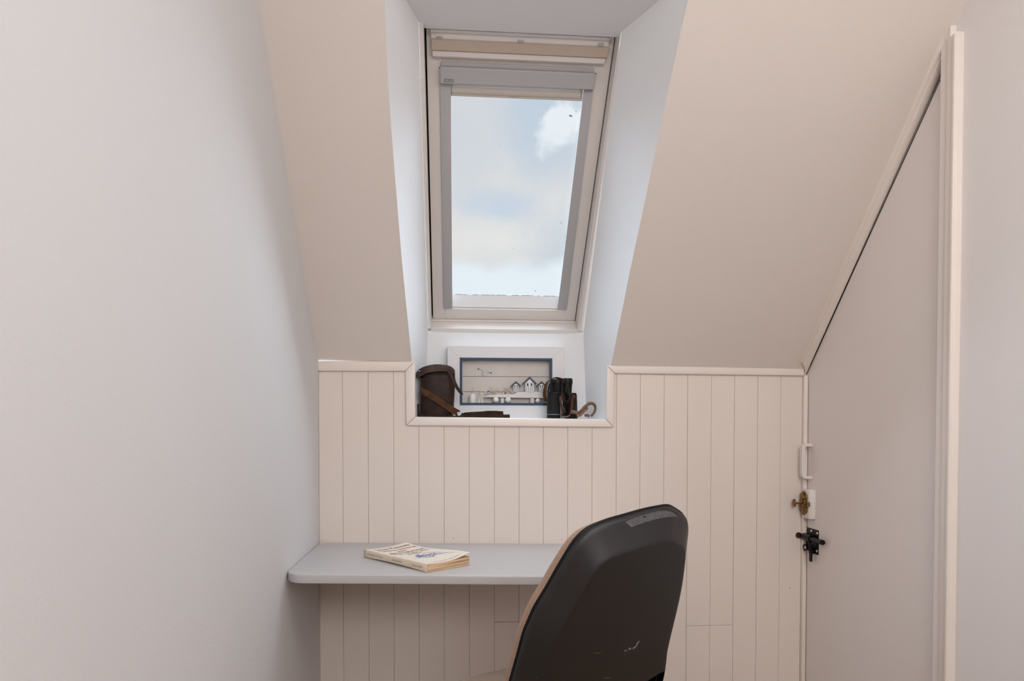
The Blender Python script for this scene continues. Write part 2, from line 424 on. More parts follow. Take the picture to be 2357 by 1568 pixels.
def grid_between(A, B, n=1):
    """sheet between two polylines with the same number of points"""
    V = []; F_ = []
    for a, b in zip(A, B):
        for k in range(n+1): V.append(Vector(a).lerp(Vector(b), k/n))
    for i in range(len(A)-1):
        for k in range(n): q = i*(n+1)+k; F_.append((q, q+1, q+n+2, q+n+1))
    return V, F_
def side_reveal(name, O, Ib, Im, It, label):
    inner = [Ib, Ib.lerp(Im, .6)]
    for p in O[2:]:
        t = (p.z-Im.z)/(It.z-Im.z); inner.append(Im.lerp(It, max(0, min(1, t))) if p is not O[-1] else It)
    # use parameter along the slope instead of level
    inner = [Ib, Ib.lerp(Im, .62)]
    m = len(O)-2
    for k in range(1, m+1): inner.append(Im.lerp(It, (k-1)/(m-1) if m > 1 else 1))
    V, F_ = grid_between(O, inner, 3)
    o = obj(name, V, F_, M_rev, smooth='all', recalc=False); return tag(o, label, kind='structure')
side_reveal('wall_niche_left', OL, ILb, ILm, ILt, 'bluish white left side of the roof window niche')
side_reveal('wall_niche_right', OR, IRb, IRm, IRt, 'bluish white right side of the roof window niche')
tag(quad('ceiling_niche', [OL[-1], OR[-1], IRt+Vector((0, .03, 0)), ILt+Vector((0, .03, 0))], M_rev), 'flat white top of the roof window niche', kind='structure')
tag(quad('wall_niche_back', [ILb, IRb, IRm, ILm], M_rev), 'white panel under the roof window, behind the picture', kind='structure')
tag(box('window_sill', (-.157, -.001, ZS-.02), (.559, YP, ZS), M_rev), 'white board at the bottom of the niche', kind='structure')

# hairline crack in the right reveal
v = [onX(px, py, .585) for px, py in ((1491.5, 38), (1494, 44), (1493, 52), (1490, 59))]
kk = tube('crack', [p+Vector((-.012, 0, 0)) for p in v], .0007, M_brownwood, bpy.data.objects['wall_niche_right'], seg=5)

# ------------------------------------------------------------------ knee wall: planks
wb = empty('wall_back', (.42, .02, 0), 'knee wall clad in cream painted vertical planks', kind='structure')
box('backing', (XL-.04, .0038, 0), (-.165, .05, H+.20), M_fill, wb)
box('backing', (.567, .0038, 0), (XR+.02, .05, H+.20), M_fill, wb)
box('backing', (-.165, .0038, 0), (.567, .05, ZS-.0205), M_fill, wb)
gx = [733, 788, 847, 905.4, 964, 1022, 1080, 1138, 1195, 1251, 1307, 1363, 1418.9, 1474.1, 1529.2, 1583.4, 1638, 1691.5, 1745, 1798, 1847.5]
X = [onY(g, 866 if (i < 4 or i > 12) else 985, 0).x for i, g in enumerate(gx)]
X[0] = XL; X[-1] = 1.3135
X = [x for x in X]
jt = {7: 1432, 16: 1440, 15: 1441}
for i in range(len(X)-1):
    a, b = X[i]+.00035, X[i+1]-.00035
    top = H+.188
    def plank(x0, x1, z0, z1):
        yo_ = random.uniform(-.0006, .0006)
        o = box('plank', (x0, yo_, z0), (x1, .0040, z1), M_plank, wb, bevel=.0013, seg=1)
    zs = [0.0]
    if i in jt: zs += [onY((gx[i]+gx[i+1])/2, jt[i], 0).z]
    zt_in = ZS-.0215
    L0, R0 = -.172, .574                    # niche moulding outer edges
    if b < L0 or a > R0: zs += [top]; spans = [(a, b, zs)]
    elif a > L0 and b < R0: zs += [zt_in]; spans = [(a, b, zs)]
    elif a < L0:                             # plank notched round the niche's left corner
        poly = [(a, 0, 0), (b, 0, 0), (b, 0, zt_in), (L0, 0, zt_in), (L0, 0, top), (a, 0, top)]
        pobj('plank', poly, (0, .0040, 0), M_plank, wb, bevel=.0013, seg=1, smooth=True); continue
    else:
        poly = [(a, 0, 0), (b, 0, 0), (b, 0, top), (R0, 0, top), (R0, 0, zt_in), (a, 0, zt_in)]
        pobj('plank', poly, (0, .0040, 0), M_plank, wb, bevel=.0013, seg=1, smooth=True); continue
    for x0, x1, zz in spans:
        for k in range(len(zz)-1):
            plank(x0, x1, zz[k]+(.0005 if k else 0), zz[k+1]-(.0005 if k < len(zz)-2 else 0))
# small nail holes
nv = [lathe_vf([(.0014, 0), (.0014, .001)], 8, frame_at(onY(px, py, -.0008), (0, -1, 0))) for px, py in ((1043.5, 1240), (1293, 1242), (1818, 1354))]
V_, F_ = merge(nv); tag(obj('nail_hole', V_, F_, M_hole, wb), kind='stuff')

# ------------------------------------------------------------------ mouldings
def moulding(name, path, wid, th, label, outd, parent=None, mtr=True, prof=None, m=None):
    """mitred moulding along path (points in plane Y=0); the strip lies to the side outd[i] of each segment"""
    pass
def flat_trim(name, p0, p1, p2, p3, th, label):
    """bullnosed board: quad p0..p3 on Y=0 (front view order), thickness th towards the room"""
    o = pobj(name, [p0, p1, p2, p3], (0, -th, 0), M_trim, bevel=th*.42, seg=3, smooth=True)
    for v_ in o.data.vertices: pass
    return tag(o, label, kind='structure')
T = .013
def P0_(px, py): return onY(px, py, .001)
zA, zB = P0_(732, 831.5), P0_(732, 855)
TL_out = P0_(955, 833); TL_in = P0_(933, 855.5)
BL_out = P0_(956.5, 959.5); BL_in = P0_(935, 980)
BR_out = P0_(1393, 965); BR_in = P0_(1411.5, 984)
TR_out = P0_(1396, 842.5); TR_in = P0_(1413.5, 860.5)
E_out = P0_(1848, 848); E_in = P0_(1848, 866)
g = .0004
flat_trim('trim_1', zA, TL_out, TL_in, zB, T, 'white moulding on top of the planks, left of the niche')
flat_trim('trim_2', TL_out, BL_out, BL_in, TL_in, T, 'short upright moulding at the niche, left side')
flat_trim('trim_3', BL_out+Vector((g, 0, 0)), BR_out-Vector((g, 0, 0)), BR_in-Vector((g, 0, 0)), BL_in+Vector((g, 0, 0)), T+.001, 'white moulding along the front of the niche sill')
flat_trim('trim_4', BR_out, TR_out, TR_in, BR_in, T, 'short upright moulding at the niche, right side')
flat_trim('trim_5', TR_out, E_out, E_in, TR_in, T, 'white moulding on top of the planks, right of the niche')
# dark mitre joint lower left
# corner stile between planks and cupboard door
tag(box('trim_6', (1.3145, -.013, 0), (1.3285, .03, H+.181), M_trim, bevel=.0015), 'narrow upright strip between planks and cupboard door', kind='structure')

# ------------------------------------------------------------------ cupboard door in the right wall
dr = empty('door_1', (XD, -.35, 0), 'grey painted cupboard door with a sloping top in the right wall', kind='structure')
def dline(px, py, x=XD): return onX(px, py, x)
dk0 = dline(1853, 866); dk1 = dline(2163, 184)
yr = -.745
sl = (dk1.z-dk0.z)/(dk1.y-dk0.y)
zr = dk0.z+sl*(yr-dk0.y)
pobj('door_panel', [(XD, .012, 0.01), (XD, yr, 0.01), (XD, yr, zr), (XD, dk0.y+.003, dk0.z)], (.03, 0, 0), M_door, dr)
tag(box('wall_cupboard', (XD+.03, yr-.05, 0), (XD+.035, .05, 2.3), M_gap), 'dark back of the cupboard door frame', kind='structure')
# sloping double moulding over the door
def slopestrip(name, a0, a1, b1, b0, x0, x1, label, bev=.003):
    P = [onX(*a0, x0), onX(*a1, x0), onX(*b1, x0), onX(*b0, x0)]
    return tag(pobj(name, P, (x1-x0, 0, 0), M_trim, bevel=bev, seg=2, smooth=True), label, kind='structure')
n_sl = Vector((SB, SM, 1)).normalized()
def roofstrip(name, px4, off, th, label, bev):
    P = [on(px, py, n_, off+H) for px, py in px4]
    return tag(pobj(name, P, n_sl*th, M_trim, bevel=bev, seg=2, smooth=True), label, kind='structure')
roofstrip('trim_7', ((1843, 834), (2174, 85), (2174, 116), (1849, 839)), .206, .02, 'outer bead of the sloping moulding over the cupboard door', .0022)
roofstrip('trim_8', ((1848.5, 837), (2174, 115), (2172, 156), (1856, 859.5)), .201, .03, 'inner board of the sloping moulding over the cupboard door', .0016)
gp = [onX(*q, XD-.0012) for q in ((1855.5, 859.5), (2164, 182.5), (2164, 184.6), (1856.2, 863))]  # thin dark strip on the door: painted shade under the moulding
pobj('shadow_strip', gp, (.001, 0, 0), M_gap, dr)
# upright architrave beside the door
xa = XR-.020
zt1 = onX(2174, 93, xa).z; zt2 = onX(2200, 72, xa).z
ya, yb_ = onX(2164, 1100, xa).y, onX(2188, 1100, xa-.0).y
arch = pobj('trim_9', [(xa, ya, 0), (xa, ya, zt1), (xa, yb_, zt2), (xa, yb_, 0)], (.03, 0, 0), M_trim, bevel=.004, seg=3, smooth=True)
tag(arch, 'upright white architrave at the near side of the cupboard door', kind='structure')
ym = (ya+yb_)/2
pobj('bead', [(xa-.004, yb_+.002, 0), (xa-.004, yb_+.002, zt2-.002), (xa-.004, yb_+.014, zt2-.012), (xa-.004, yb_+.014, 0)], (.01, 0, 0), M_trim, arch, bevel=.003, seg=3, smooth=True)
js = XR-.0155
tag(pobj('trim_10', [(js, onX(2151.5, 1100, js).y, 0), (js, onX(2151.5, 1100, js).y, roof_z(XR, onX(2151.5, 1100, js).y)+.01), (js, ya-.01, roof_z(XR, ya)+.01), (js, ya-.01, 0)], (.03, 0, 0), M_door, bevel=.002), 'grey door stop beside the architrave', kind='structure')

# pull handle (white, bow-shaped)
hx0, hx1 = XD, XD-.034
yc = onX(1867, 1060, XD).y
z_t, z_b = onX(1867, 1024.5, XD).z, onX(1867, 1099, XD).z
pts = [(hx0, yc, z_t), (hx1+.014, yc, z_t), (hx1+.004, yc, z_t-.004), (hx1, yc, z_t-.016), (hx1, yc, (z_t+z_b)/2), (hx1, yc, z_b+.016), (hx1+.004, yc, z_b+.004), (hx1+.014, yc, z_b), (hx0, yc, z_b)]
hnd = ribbon('pull_handle', pts, .017, .011, M_white, dr, side=(0, 1, 0), n=5)
hnd['label'] = 'white bow-shaped pull handle'

# wooden block with brass latch
bk = empty('latch', (XD, -.03, H-.22), rot=(0, 0, 0)); bk.parent = dr; bk.matrix_parent_inverse = parent_world(dr).inverted(); bk['label'] = 'aged brass latch on a white block'
bx = XD-.022
by0, by1 = onX(1847, 1160, bx).y, onX(1862, 1160, bx).y
bz1, bz0 = onX(1861, 1127.5, bx).z, onX(1861, 1195, bx).z
fx = bx
o = pobj('mounting_block', [(fx, by0, bz0), (fx, by1, bz0), (XD-.012, by1-.008, bz0), (XD, by1-.008, bz0), (XD, by0, bz0)], (0, 0, bz1-bz0), M_white, bk, bevel=.0015, seg=2, smooth=True)
# ornate plate: lobed outline in the y-z plane
py0, py1 = onX(1840.5, 1158, bx-.004).y, onX(1857, 1158, bx-.004).y
pz1, pz0 = onX(1850, 1130.5, bx-.004).z, onX(1850, 1186.5, bx-.004).z
ycn = (py0+py1)/2; hw = abs(py1-py0)/2; zcn = (pz0+pz1)/2; hh = (pz1-pz0)/2
out_ = [(0, 1), (.35, .93), (.62, .80), (.95, .70), (.98, .35), (.86, .28), (.86, -.28), (.98, -.35), (.95, -.70), (.62, -.80), (.35, -.93)]
out_ = out_+[(0, -1)]+[(-a, b) for a, b in reversed(out_[1:])]
pobj('latch_plate', [(bx, ycn+a*hw, zcn+b*hh) for a, b in out_], (-.005, 0, 0), M_brass, bk, bevel=.001, seg=2, smooth=True)
for sgn in (1, -1):
    ins = [(0, .90), (.5, .66), (.62, .40), (0, .34), (-.62, .40), (-.5, .66)]
    pobj('plate_relief', [(bx-.005, ycn+a*hw, zcn+sgn*b*hh) for a, b in ins], (-.0022, 0, 0), M_brass, bk, bevel=.0009, seg=1, smooth=True)
box('bolt_housing', (bx-.013, ycn-hw*.95, zcn-.012), (bx-.004, ycn+hw*.4, zcn+.012), M_brass, bk, bevel=.001)
lathe('knob', [(.004, 0), (.0035, .010), (.003, .018), (.0045, .021), (.0125, .0235), (.0155, .026), (.0155, .0285), (.011, .030), (.0085, .029), (.006, .031), (.001, .032)], M_brass, bk, 28, frame_at((bx-.010, ycn+.002, zcn), (-1, .1, 0)))
box('latch_bolt', (bx-.009, by1-.006, zcn-.009), (bx-.001, ycn-hw*.9, zcn+.008), M_brass, bk, bevel=.001)
box('latch_tip', (bx-.011, by1-.014, zcn-.0085), (bx-.003, by1-.006, zcn+.0085), M_screw if False else M_brass, bk, bevel=.001)

# black sliding bolt
sb_ = empty('slide_bolt', (XD, -.05, H-.42)); sb_.parent = dr; sb_.matrix_parent_inverse = parent_world(dr).inverted(); sb_['label'] = 'black sliding bolt with zinc screws'
def dp(px, py, x=XD): return onX(px, py, x)
A1, A2, A3, A4 = dp(1854, 1211.5), dp(1885, 1222.5), dp(1884, 1277), dp(1853, 1262)
ylo, yhi = A2.y, A1.y
zt_, zb_ = (A1.z+A2.z)/2, (A3.z+dp(1853, 1268).z)/2
pobj('bolt_plate', [(XD, yhi, zt_), (XD, ylo, zt_), (XD, ylo, zb_), (XD, yhi-.022, zb_+.004), (XD, yhi, zb_+.014)], (-.003, 0, 0), M_blackm, sb_, bevel=.0006, seg=1)
RX = XD-.014
r0 = onX(1836, 1232, RX); r1 = onX(1892, 1252.5, RX); rz = (onX(1858, 1234, RX).z+r1.z)/2
lathe('bolt_rod', [(.0075, 0), (.0085, .001), (.0085, .150), (.0095, .152), (.0095, .160), (.0085, .162)], M_blackm, sb_, 20, frame_at((RX-.001, .010, rz), (0, -1, 0)))
v1 = lathe_vf([(.0125, 0), (.0125, .055)], 20, frame_at((RX, -.012, rz), (0, -1, 0)))
box('bolt_keeper', (RX-.004, -.067, rz-.013), (XD-.002, -.010, rz+.013), M_blackm, sb_, bevel=.003)
obj('bolt_barrel', v1[0], v1[1], M_blackm, sb_, smooth=True)
# lever hanging from the rod with its eye
ly = dp(1865, 1262, XD-.016).y
tube('bolt_lever', [(RX-.006, ly, rz-.010), (XD-.016, ly-.002, rz-.034), (XD-.016, ly-.001, rz-.052)], .0055, M_blackm, sb_)
box('lever_tab', (XD-.018, ly-.010, dp(1863, 1288).z), (XD-.012, ly+.006, rz-.045), M_blackm, sb_, bevel=.001)
lathe('staple_eye', [(.011, 0), (.011, .008), (.006, .012)], M_blackm, sb_, 20, frame_at((XD-.003, ly, rz-.046), (-1, 0, 0)))
lathe('plate_ear', [(.0135, 0), (.0135, .003)], M_blackm, sb_, 24, frame_at(dp(1853.5, 1260.5, 1.3132), (-1, 0, 0)))
for px, py in ((1855.5, 1218), (1867.5, 1222.5), (1881, 1228), (1853.5, 1260.5), (1880.3, 1269)):
    p = dp(px, py, XD-.003 if px != 1853.5 else 1.3102)
    sc = lathe('screw', [(.0056, 0), (.0052, .0015), (.003, .0026), (.0006, .0028)], M_screw, sb_, 14, frame_at(p, (-1, 0, 0)))
# bolt hole in the last plank
hp = onY(1838, 1232.5, -.0007)
lathe('bolt_hole_rim', [(.0115, -.001), (.0115, .0012)], M_brownwood, wb, 24, frame_at(hp, (0, -1, 0)))
lathe('bolt_hole', [(.0085, 0), (.0085, .0014)], M_hole, wb, 24, frame_at(hp+Vector((.003, -.0002, .002)), (0, -1, 0)))

# ================================================================== ROOF WINDOW
nw = Vector((0, -SM, -1)).normalized()       # into the room
slope_u = Vector((0, -1, SM)).normalized()   # up the slope
ax = Vector((1, 0, 0))
S_BL = on(997, 734, (0, SM, 1), SASH+H); S_BR = on(1323, 738.5, (0, SM, 1), SASH+H)
S_TL = on(975, 50, (0, SM, 1), SASH+H); S_TR = on(1419, 68, (0, SM, 1), SASH+H)
O = S_BL.copy(); sx = (S_BR-S_BL); SW = sx.length; ex = sx.normalized()
ey = (S_TL-S_BL); ey = (ey-ex*ey.dot(ex)).normalized(); en = ex.cross(ey)
if en.dot(nw) < 0: en = -en
FR = (O, ex, ey, en)
def wp(px, py, h=0.):                        # window-frame coords of a surveyed photo position at height h over the sash face
    n = np.array(en); p = on(px, py, n, float(n@np.array(O))+h)-O
    return p.dot(ex), p.dot(ey)
wn = empty('window_1', O, 'tilted roof window with white frame in the niche', kind='structure')
SL = (S_TL-S_BL).length+.02
CH = .058
# casing: four linings round the sash, with a shallow step
cw = .016
gl, gr = .0055, .0028
def bx3(name, a, b, m, par=wn, bev=.0012): return box(name, a, b, m, par, bevel=bev, seg=1, fr=FR)
bx3('casing_rail', (-gl-cw-.03, -.0045-.05, -.06), (SW+gr+cw+.03, -.0045, CH), M_win)
bx3('casing_stile', (-gl-cw-.03, -.018, -.06), (-gl, SL+.03, CH), M_win)
bx3('casing_stile', (SW+gr, -.018, -.06), (SW+gr+cw+.03, SL+.03, CH), M_win)
bx3('casing_rail', (-gl-cw, SL+.005, -.06), (SW+gr+cw, SL+.08, CH), M_win)
# thin inner steps (rebates)
bx3('casing_rebate', (-gl, -.0045, -.03), (SW+gr, -.001, .006), M_win)
bx3('casing_step', (-gl-.001, -.0045, .006), (SW+gr+.001, .0005, .012), M_win)
bx3('casing_step', (-gl-cw+.004, .03, CH-.004), (-gl-.004, SL-.15, CH+.003), M_win)
bx3('casing_step', (SW+gr+.004, .03, CH-.004), (SW+gr+cw-.004, SL-.05, CH+.003), M_win)
# dark weather gap
bx3('gap_seal', (-gl, -.004, -.055), (0, SL, -.028), M_gap, bev=0)
bx3('gap_seal', (SW, -.004, -.055), (SW+gr, SL, -.028), M_gap, bev=0)
# unseen blockers added outside so that no light leaks round the frame
for a, b in (((-.30, -.25, -.14), (.012, SL+.25, -.06)), ((SW-.012, -.25, -.14), (SW+.30, SL+.25, -.06)), ((-.30, -.25, -.14), (SW+.3, .012, -.061)), ((-.30, SL-.012, -.14), (SW+.3, SL+.25, -.061))):
    bx3('light_block', a, b, M_gap, bev=0)
# sash
zi0 = wp(1030, 711)[1]                        # top of the bottom rail's front face
lx = wp(1012, 400)[0]; 
sash = empty('sash', O); sash.parent = wn; sash.matrix_parent_inverse = parent_world(wn).inverted()
swl = .046; swr = .056; sd = -.05
bx3('stile', (0, 0, sd), (swl, SL-.001, 0), M_win, sash)
bx3('stile', (SW-swr, 0, sd), (SW, SL-.001, 0), M_win, sash)
topr = wp(1200, 150)[1]
bx3('top_rail', (swl, topr-.01, sd), (SW-swl, SL-.001, -.0005), M_win, sash)
bx3('bottom_rail', (swl, 0, sd), (SW-swl, zi0, -.0005), M_win, sash)
bx3('glazing_ledge', (swl, zi0, sd), (SW-swl, zi0+.006, -.008), M_win, sash)
# glazing slope: wedge falling from the ledge to the glass
gz = -.036
gb = wp(1160, 680, gz)[1]
def fp(x, y, h): return O+ex*x+ey*y+en*h
pobj('glazing_bead', [fp(swl, zi0+.004, -.012), fp(swl, gb, gz), fp(swl, zi0-.01, gz), fp(swl, zi0-.01, -.012)], ex*(SW-2*swl), M_rev, sash)
box('pane', (swl-.01, gb-.03, gz-.004), (SW-swl+.01, SL-.06, gz-.001), M_glass, sash, fr=FR)
# old sealant line + specks of dirt on the pane
sp = []
for px, py, r in ((1314, 267, .0034), (1311, 266, .0022), (1316.5, 268.5, .0018), (1150, 337, .0012), (1290, 512, .0018), (1293, 515, .0015), (1182, 573, .0014), (1232, 670, .0022), (1205, 535, .001), (1216, 677, .001), (1148, 560, .0009), (1326, 257, .0016), (1252, 612, .0012), (1064, 624, .001), (1180, 373, .0009)):
    x, y = wp(px, py, gz); sp.append(lathe_vf([(r, 0), (r*.7, .0006)], 7, (fp(x, y, gz-.001), ex, ey, en)))
V_, F_ = merge(sp); tag(obj('dirt_specks', V_, F_, M_spk, sash), kind='stuff')
rr = []
for k in range(26):
    x = random.uniform(swl+.02, SW-swl-.03); l = random.uniform(.004, .03)
    a = fp(x, gb+.0005, gz+.0003); rr.append(prism([a, a+ex*l, a+ex*l+ey*.0012, a+ey*.0009], en*.0006))
V_, F_ = merge(rr); tag(obj('sealant_marks', V_, F_, M_brownwood, sash), kind='stuff')
# ventilation flap / opening bar on the top rail
vb = empty('ventilation_bar', O); vb.parent = wn; vb.matrix_parent_inverse = parent_world(wn).inverted(); vb['label'] = 'opening bar with beige strip along the top of the sash'
hB = .0
a0 = wp(991, 66.5, .012); a1 = wp(1405, 82.5, .012); a2 = wp(992, 130, .012); a3 = wp(1398, 144, .012)
f0 = wp(992, 92, .03); f1 = wp(993, 117, .03)
xl_, xr_ = a0[0], a1[0]
ytop, ybot = a0[1], a2[1]
bx3('bar_body', (xl_, ybot+.004, 0), (xr_, ytop, .010), M_win, vb, .002)
bx3('bar_flap', (xl_+.002, f1[1], .010), (xr_-.001, f0[1], .022), M_flap, vb, .0015)
bx3('bar_lip', (xl_+.002, ybot-.001, .0), (xr_-.004, f1[1]+.001, .016), M_win, vb, .004)
bx3('bar_top', (xl_, ytop-.008, .010), (xr_, ytop, .014), M_win, vb, .001)
for px, py in ((1012, 89), (1199, 97), (1383, 104)):
    x, y = wp(px, py, .012); bx3('clip', (x-.009, y-.004, .009), (x+.008, y+.006, .016), M_clip, vb, .002)

# ------------------------------------------------------------------ roller blind
rb = empty('roller_blind', O, 'rolled-up grey aluminium roller blind fixed inside the roof window', 'roller blind')
hs = .018
t0 = wp(1013, 154.5, hs); t1 = wp(1371, 167, hs); t2 = wp(1014, 192, hs); t3 = wp(1366, 206, hs)
c0 = wp(1013, 142, .008); c2 = wp(1360, 206, hs)
bxl, bxr = t0[0], t1[0]
bx3('housing_strip', (bxl+.002, t0[1], .001), (bxr-.004, c0[1], .010), M_blind, rb, .002)
bx3('housing', (bxl-.001, t2[1], .001), (bxr+.001, t0[1]+.001, hs+.004), M_blind, rb, .003)
l0 = wp(1013.5, 300, .010); l1 = wp(1038.5, 300, .010); r0_ = wp(1342, 225, .010); r1_ = wp(1364, 225, .010)
lb0 = wp(1021, 711, .010)[0]; lb1 = wp(1041.5, 711, .010)[0]; rb0 = wp(1283.5, 713, .010)[0]; rb1 = wp(1305, 713, .010)[0]
yb0 = wp(1030, 712, .010)[1]; yb1 = wp(1294, 715, .010)[1]
print('rails', l0, l1, lb0, lb1, r0_, r1_, rb0, rb1, SW, SL)
ytp = t2[1]+.003
def rail(x0t, x1t, x0b, x1b, yb):
    vs_ = []
    for h in (.0008, .0065):
        for x, y in ((x0b, yb), (x1b, yb), (x1t, ytp), (x0t, ytp)): vs_.append(fp(x, y, h))
    obj('side_rail', vs_, [(0, 1, 2, 3), (4, 7, 6, 5), (0, 4, 5, 1), (1, 5, 6, 2), (2, 6, 7, 3), (3, 7, 4, 0)], M_blind, rb, bevel=.002, seg=2, smooth=True)
rail(l0[0], l1[0], lb0, lb1, yb0)
rail(r0_[0], r1_[0], rb0, rb1, yb1)
q0 = wp(1040, 205, -.005); q1 = wp(1336, 215, -.005)
ry = wp(1180, 212, -.008)[1]
fr_r = (fp(q0[0], ry, -.008), en, ey, ex)
lathe('roll', [(.0125, 0), (.0125, q1[0]-q0[0])], M_roll, rb, 24, fr_r)
yb2 = wp(1039, 220.5, -.004)[1]
bx3('pull_bar', (q0[0]-.002, yb2, -.010), (q1[0]+.004, yb2+.010, -.001), M_roll, rb, .002)
x, y = wp(1182, 219.5, .0); bx3('pull_tab', (x-.010, y-.003, -.003), (x+.011, y+.003, .004), M_clip, rb, .0015)
bx3('back_strip', (q0[0]-.004, ry+.008, -.02), (q1[0]+.006, ytp, -.012), M_roll, rb, 0)
for xx in (q0[0]-.006, q1[0]+.001): bx3('end_cap', (xx, yb2, -.02), (xx+.006, ytp, -.001), M_blackm if False else M_clip, rb, .001)
b0 = wp(1022.5, 181.5, hs+.004); b1 = wp(1044, 189, hs+.004)
M_badge = mat('badge_grey', (.16, .17, .175), .4)
bd = box('badge', (b0[0], b1[1], hs+.0035), (b1[0], b0[1], hs+.0052), M_badge, rb, fr=FR, bevel=.0003, seg=1)
tv = text_vf('VELUX', (b0[1]-b1[1])*1.0, (fp((b0[0]+b1[0])/2, b1[1]+.0016, hs+.0055), ex, ey, en), align='CENTER', sx=1.05)
obj('badge_lettering', tv[0], tv[1], M_offw, bd, recalc=False)
for px, py, h in ((1011.5, 156.5, hs), (1372, 170, hs)):
    x, y = wp(px, py, h); bx3('fixing_pin', (x-.0015, y-.001, h-.004), (x+.0015, y+.001, h), M_gap, rb, 0)

# ================================================================== DESK
dn = (.0189, 0, 1); dd = H-.426-.48*.0189
def dz(x): return dd-.0189*x
def deskP(px, py): return on(px, py, dn, dd)
RDX = .60                                    # right end (behind the chair)
fy = -.530
TH = .026
def desk_outline():
    pts = []
    def arc(cx_, cy_, r, a0, a1, n=7):
        for k in range(n+1): a = math.radians(a0+(a1-a0)*k/n); pts.append((cx_+r*math.cos(a), cy_+r*math.sin(a)))
    xl = XL+.002
    arc(xl+.05, -.052, .05, 90, 180)         # rear left, rounded
    arc(xl+.055, fy+.055, .055, 180, 270)
    arc(RDX-.055, fy+.055-.008, .055, 270, 360)
    arc(RDX-.03, -.032, .03, 0, 90)
    return pts
po = [(x, (y if y > -.2 else y-.018*(x-XL))) for x, y in desk_outline()]
po = [(x, -.0015 if y > -.005 else y) for x, y in po]
dk = empty('desk', (.06, -.27, dz(.06)-TH), 'narrow pale grey wall-fixed desk top with rounded corners', 'desk')
pobj('desk_top', [(x, y, dz(x)) for x, y in po], (0, 0, -TH), M_desk, dk, bevel=.003, seg=3, smooth=True)
for x in (-.25, .40):
    pobj('bracket', [(x, -.002, dz(x)-TH), (x, -.32, dz(x)-TH), (x, -.32, dz(x)-TH-.012), (x, -.03, dz(x)-TH-.05), (x, -.002, dz(x)-TH-.05)], (.02, 0, 0), M_white, dk, bevel=.001)

# ================================================================== PAPERBACK
A = deskP(984, 1319); B = deskP(838, 1283); Cc = deskP(1066, 1298)
el = (B-A); BL = el.length; el.normalize(); ew = (Cc-A); BW = ew.length; nzv = Vector(dn).normalized()
ew = (ew-el*ew.dot(el)).normalized()
bkp = empty('book', A.lerp(B, .5)+ew*BW*.5, 'cream paperback with red and black title and blue sketch, lying on the grey desk', 'book')
BT = .0255
print('book', BL, BW)
def cov_h(l, w):
    """height of the cover over the desk; l 0=tail 1=head, w 0=spine 1=fore edge"""
    tail = .5+.5*math.cos(math.pi*min(1, l/.75))
    return BT + .0035*math.sin(math.pi*min(1, w/.9)) * (-1)*(1-tail*.2) + (.014*w**3)*tail + .003*(w**4)*max(0, (l-.8)/.2)
def bpnt(l, w, h): return A+el*BL*l+ew*BW*w+nzv*h
def under(l): return .0045*math.sin(math.pi*min(1, max(0, (l-.0)/1.0)))*.8
NL, NW = 16, 12
V_ = []; F_ = []
for i in range(NL+1):
    for j in range(NW+1):
        V_.append(bpnt(i/NL, j/NW, cov_h(i/NL, j/NW)))
nb = len(V_)
for i in range(NL+1):
    for j in range(NW+1): V_.append(Vector(V_[i*(NW+1)+j])-nzv*.0006)
for i in range(NL):
    for j in range(NW):
        q = i*(NW+1)+j; F_.append((q, q+NW+1, q+NW+2, q+1)); F_.append((nb+q, nb+q+1, nb+q+NW+2, nb+q+NW+1))
edge = [j for j in range(NW+1)]+[i*(NW+1)+NW for i in range(1, NL+1)]+[NL*(NW+1)+j for j in range(NW-1, -1, -1)]+[i*(NW+1) for i in range(NL-1, 0, -1)]
for k in range(len(edge)): a, b = edge[k], edge[(k+1) % len(edge)]; F_.append((a, b, nb+b, nb+a))
cv = obj('front_cover', V_, F_, M_cover, bkp, smooth=True)
# page block
V_ = []; F_ = []
for i in range(NL+1):
    l = i/NL
    for j in range(NW+1):
        w = .012+.985*j/NW; V_.append(bpnt(.004+.992*l, w, min(cov_h(l, w)-.0008, BT-.0012+.002*w)))
    for j in range(NW+1):
        w = .012+.975*j/NW; V_.append(bpnt(.004+.992*l, w, .0012+under(l)))
R_ = 2*(NW+1)
for i in range(NL):
    for j in range(NW):
        q = i*R_+j; F_.append((q, q+R_, q+R_+1, q+1)); q2 = q+NW+1; F_.append((q2, q2+1, q2+R_+1, q2+R_))
    q = i*R_+NW; F_.append((q, q+R_, q+R_+NW+1, q+NW+1)); q = i*R_; F_.append((q, q+NW+1, q+R_+NW+1, q+R_))
for i in (0, NL):
    for j in range(NW): q = i*R_+j; F_.append((q, q+1, q+NW+2, q+NW+1))
obj('pages', V_, F_, M_pages, bkp)
# spine and back cover
V_ = []; F_ = []
for i in range(NL+1):
    l = i/NL
    for w, h in ((0, BT), (-.006, BT-.003), (-.008, BT*.5), (-.006, .002+under(l)), (0, .0004+under(l)), (1, .0004+under(l))): V_.append(bpnt(l, w, h))
for i in range(NL):
    for j in range(5): q = i*6+j; F_.append((q, q+6, q+7, q+1))
sp_ = obj('spine', V_, F_, M_spine, bkp, smooth=True)
md = sp_.modifiers.new('s', 'SOLIDIFY'); md.thickness = .0006; md.offset = -1
def on_cover(p):
    q = p-A; l = q.dot(el)/BL; w = q.dot(ew)/BW
    return bpnt(l, w, cov_h(max(0, min(1, l)), max(0, min(1, w)))+.0005)
def cover_line(txt, l, size, m, w0=.5, al='CENTER', sx=1.):
    # text runs from spine to fore edge, its top towards the head
    v, f = text_vf(txt, size, (A+el*BL*l+ew*BW*w0, ew, el, nzv), align=al, sx=sx, warp=on_cover)
    o = obj('cover_text', v, f, m, cv, recalc=False); return o
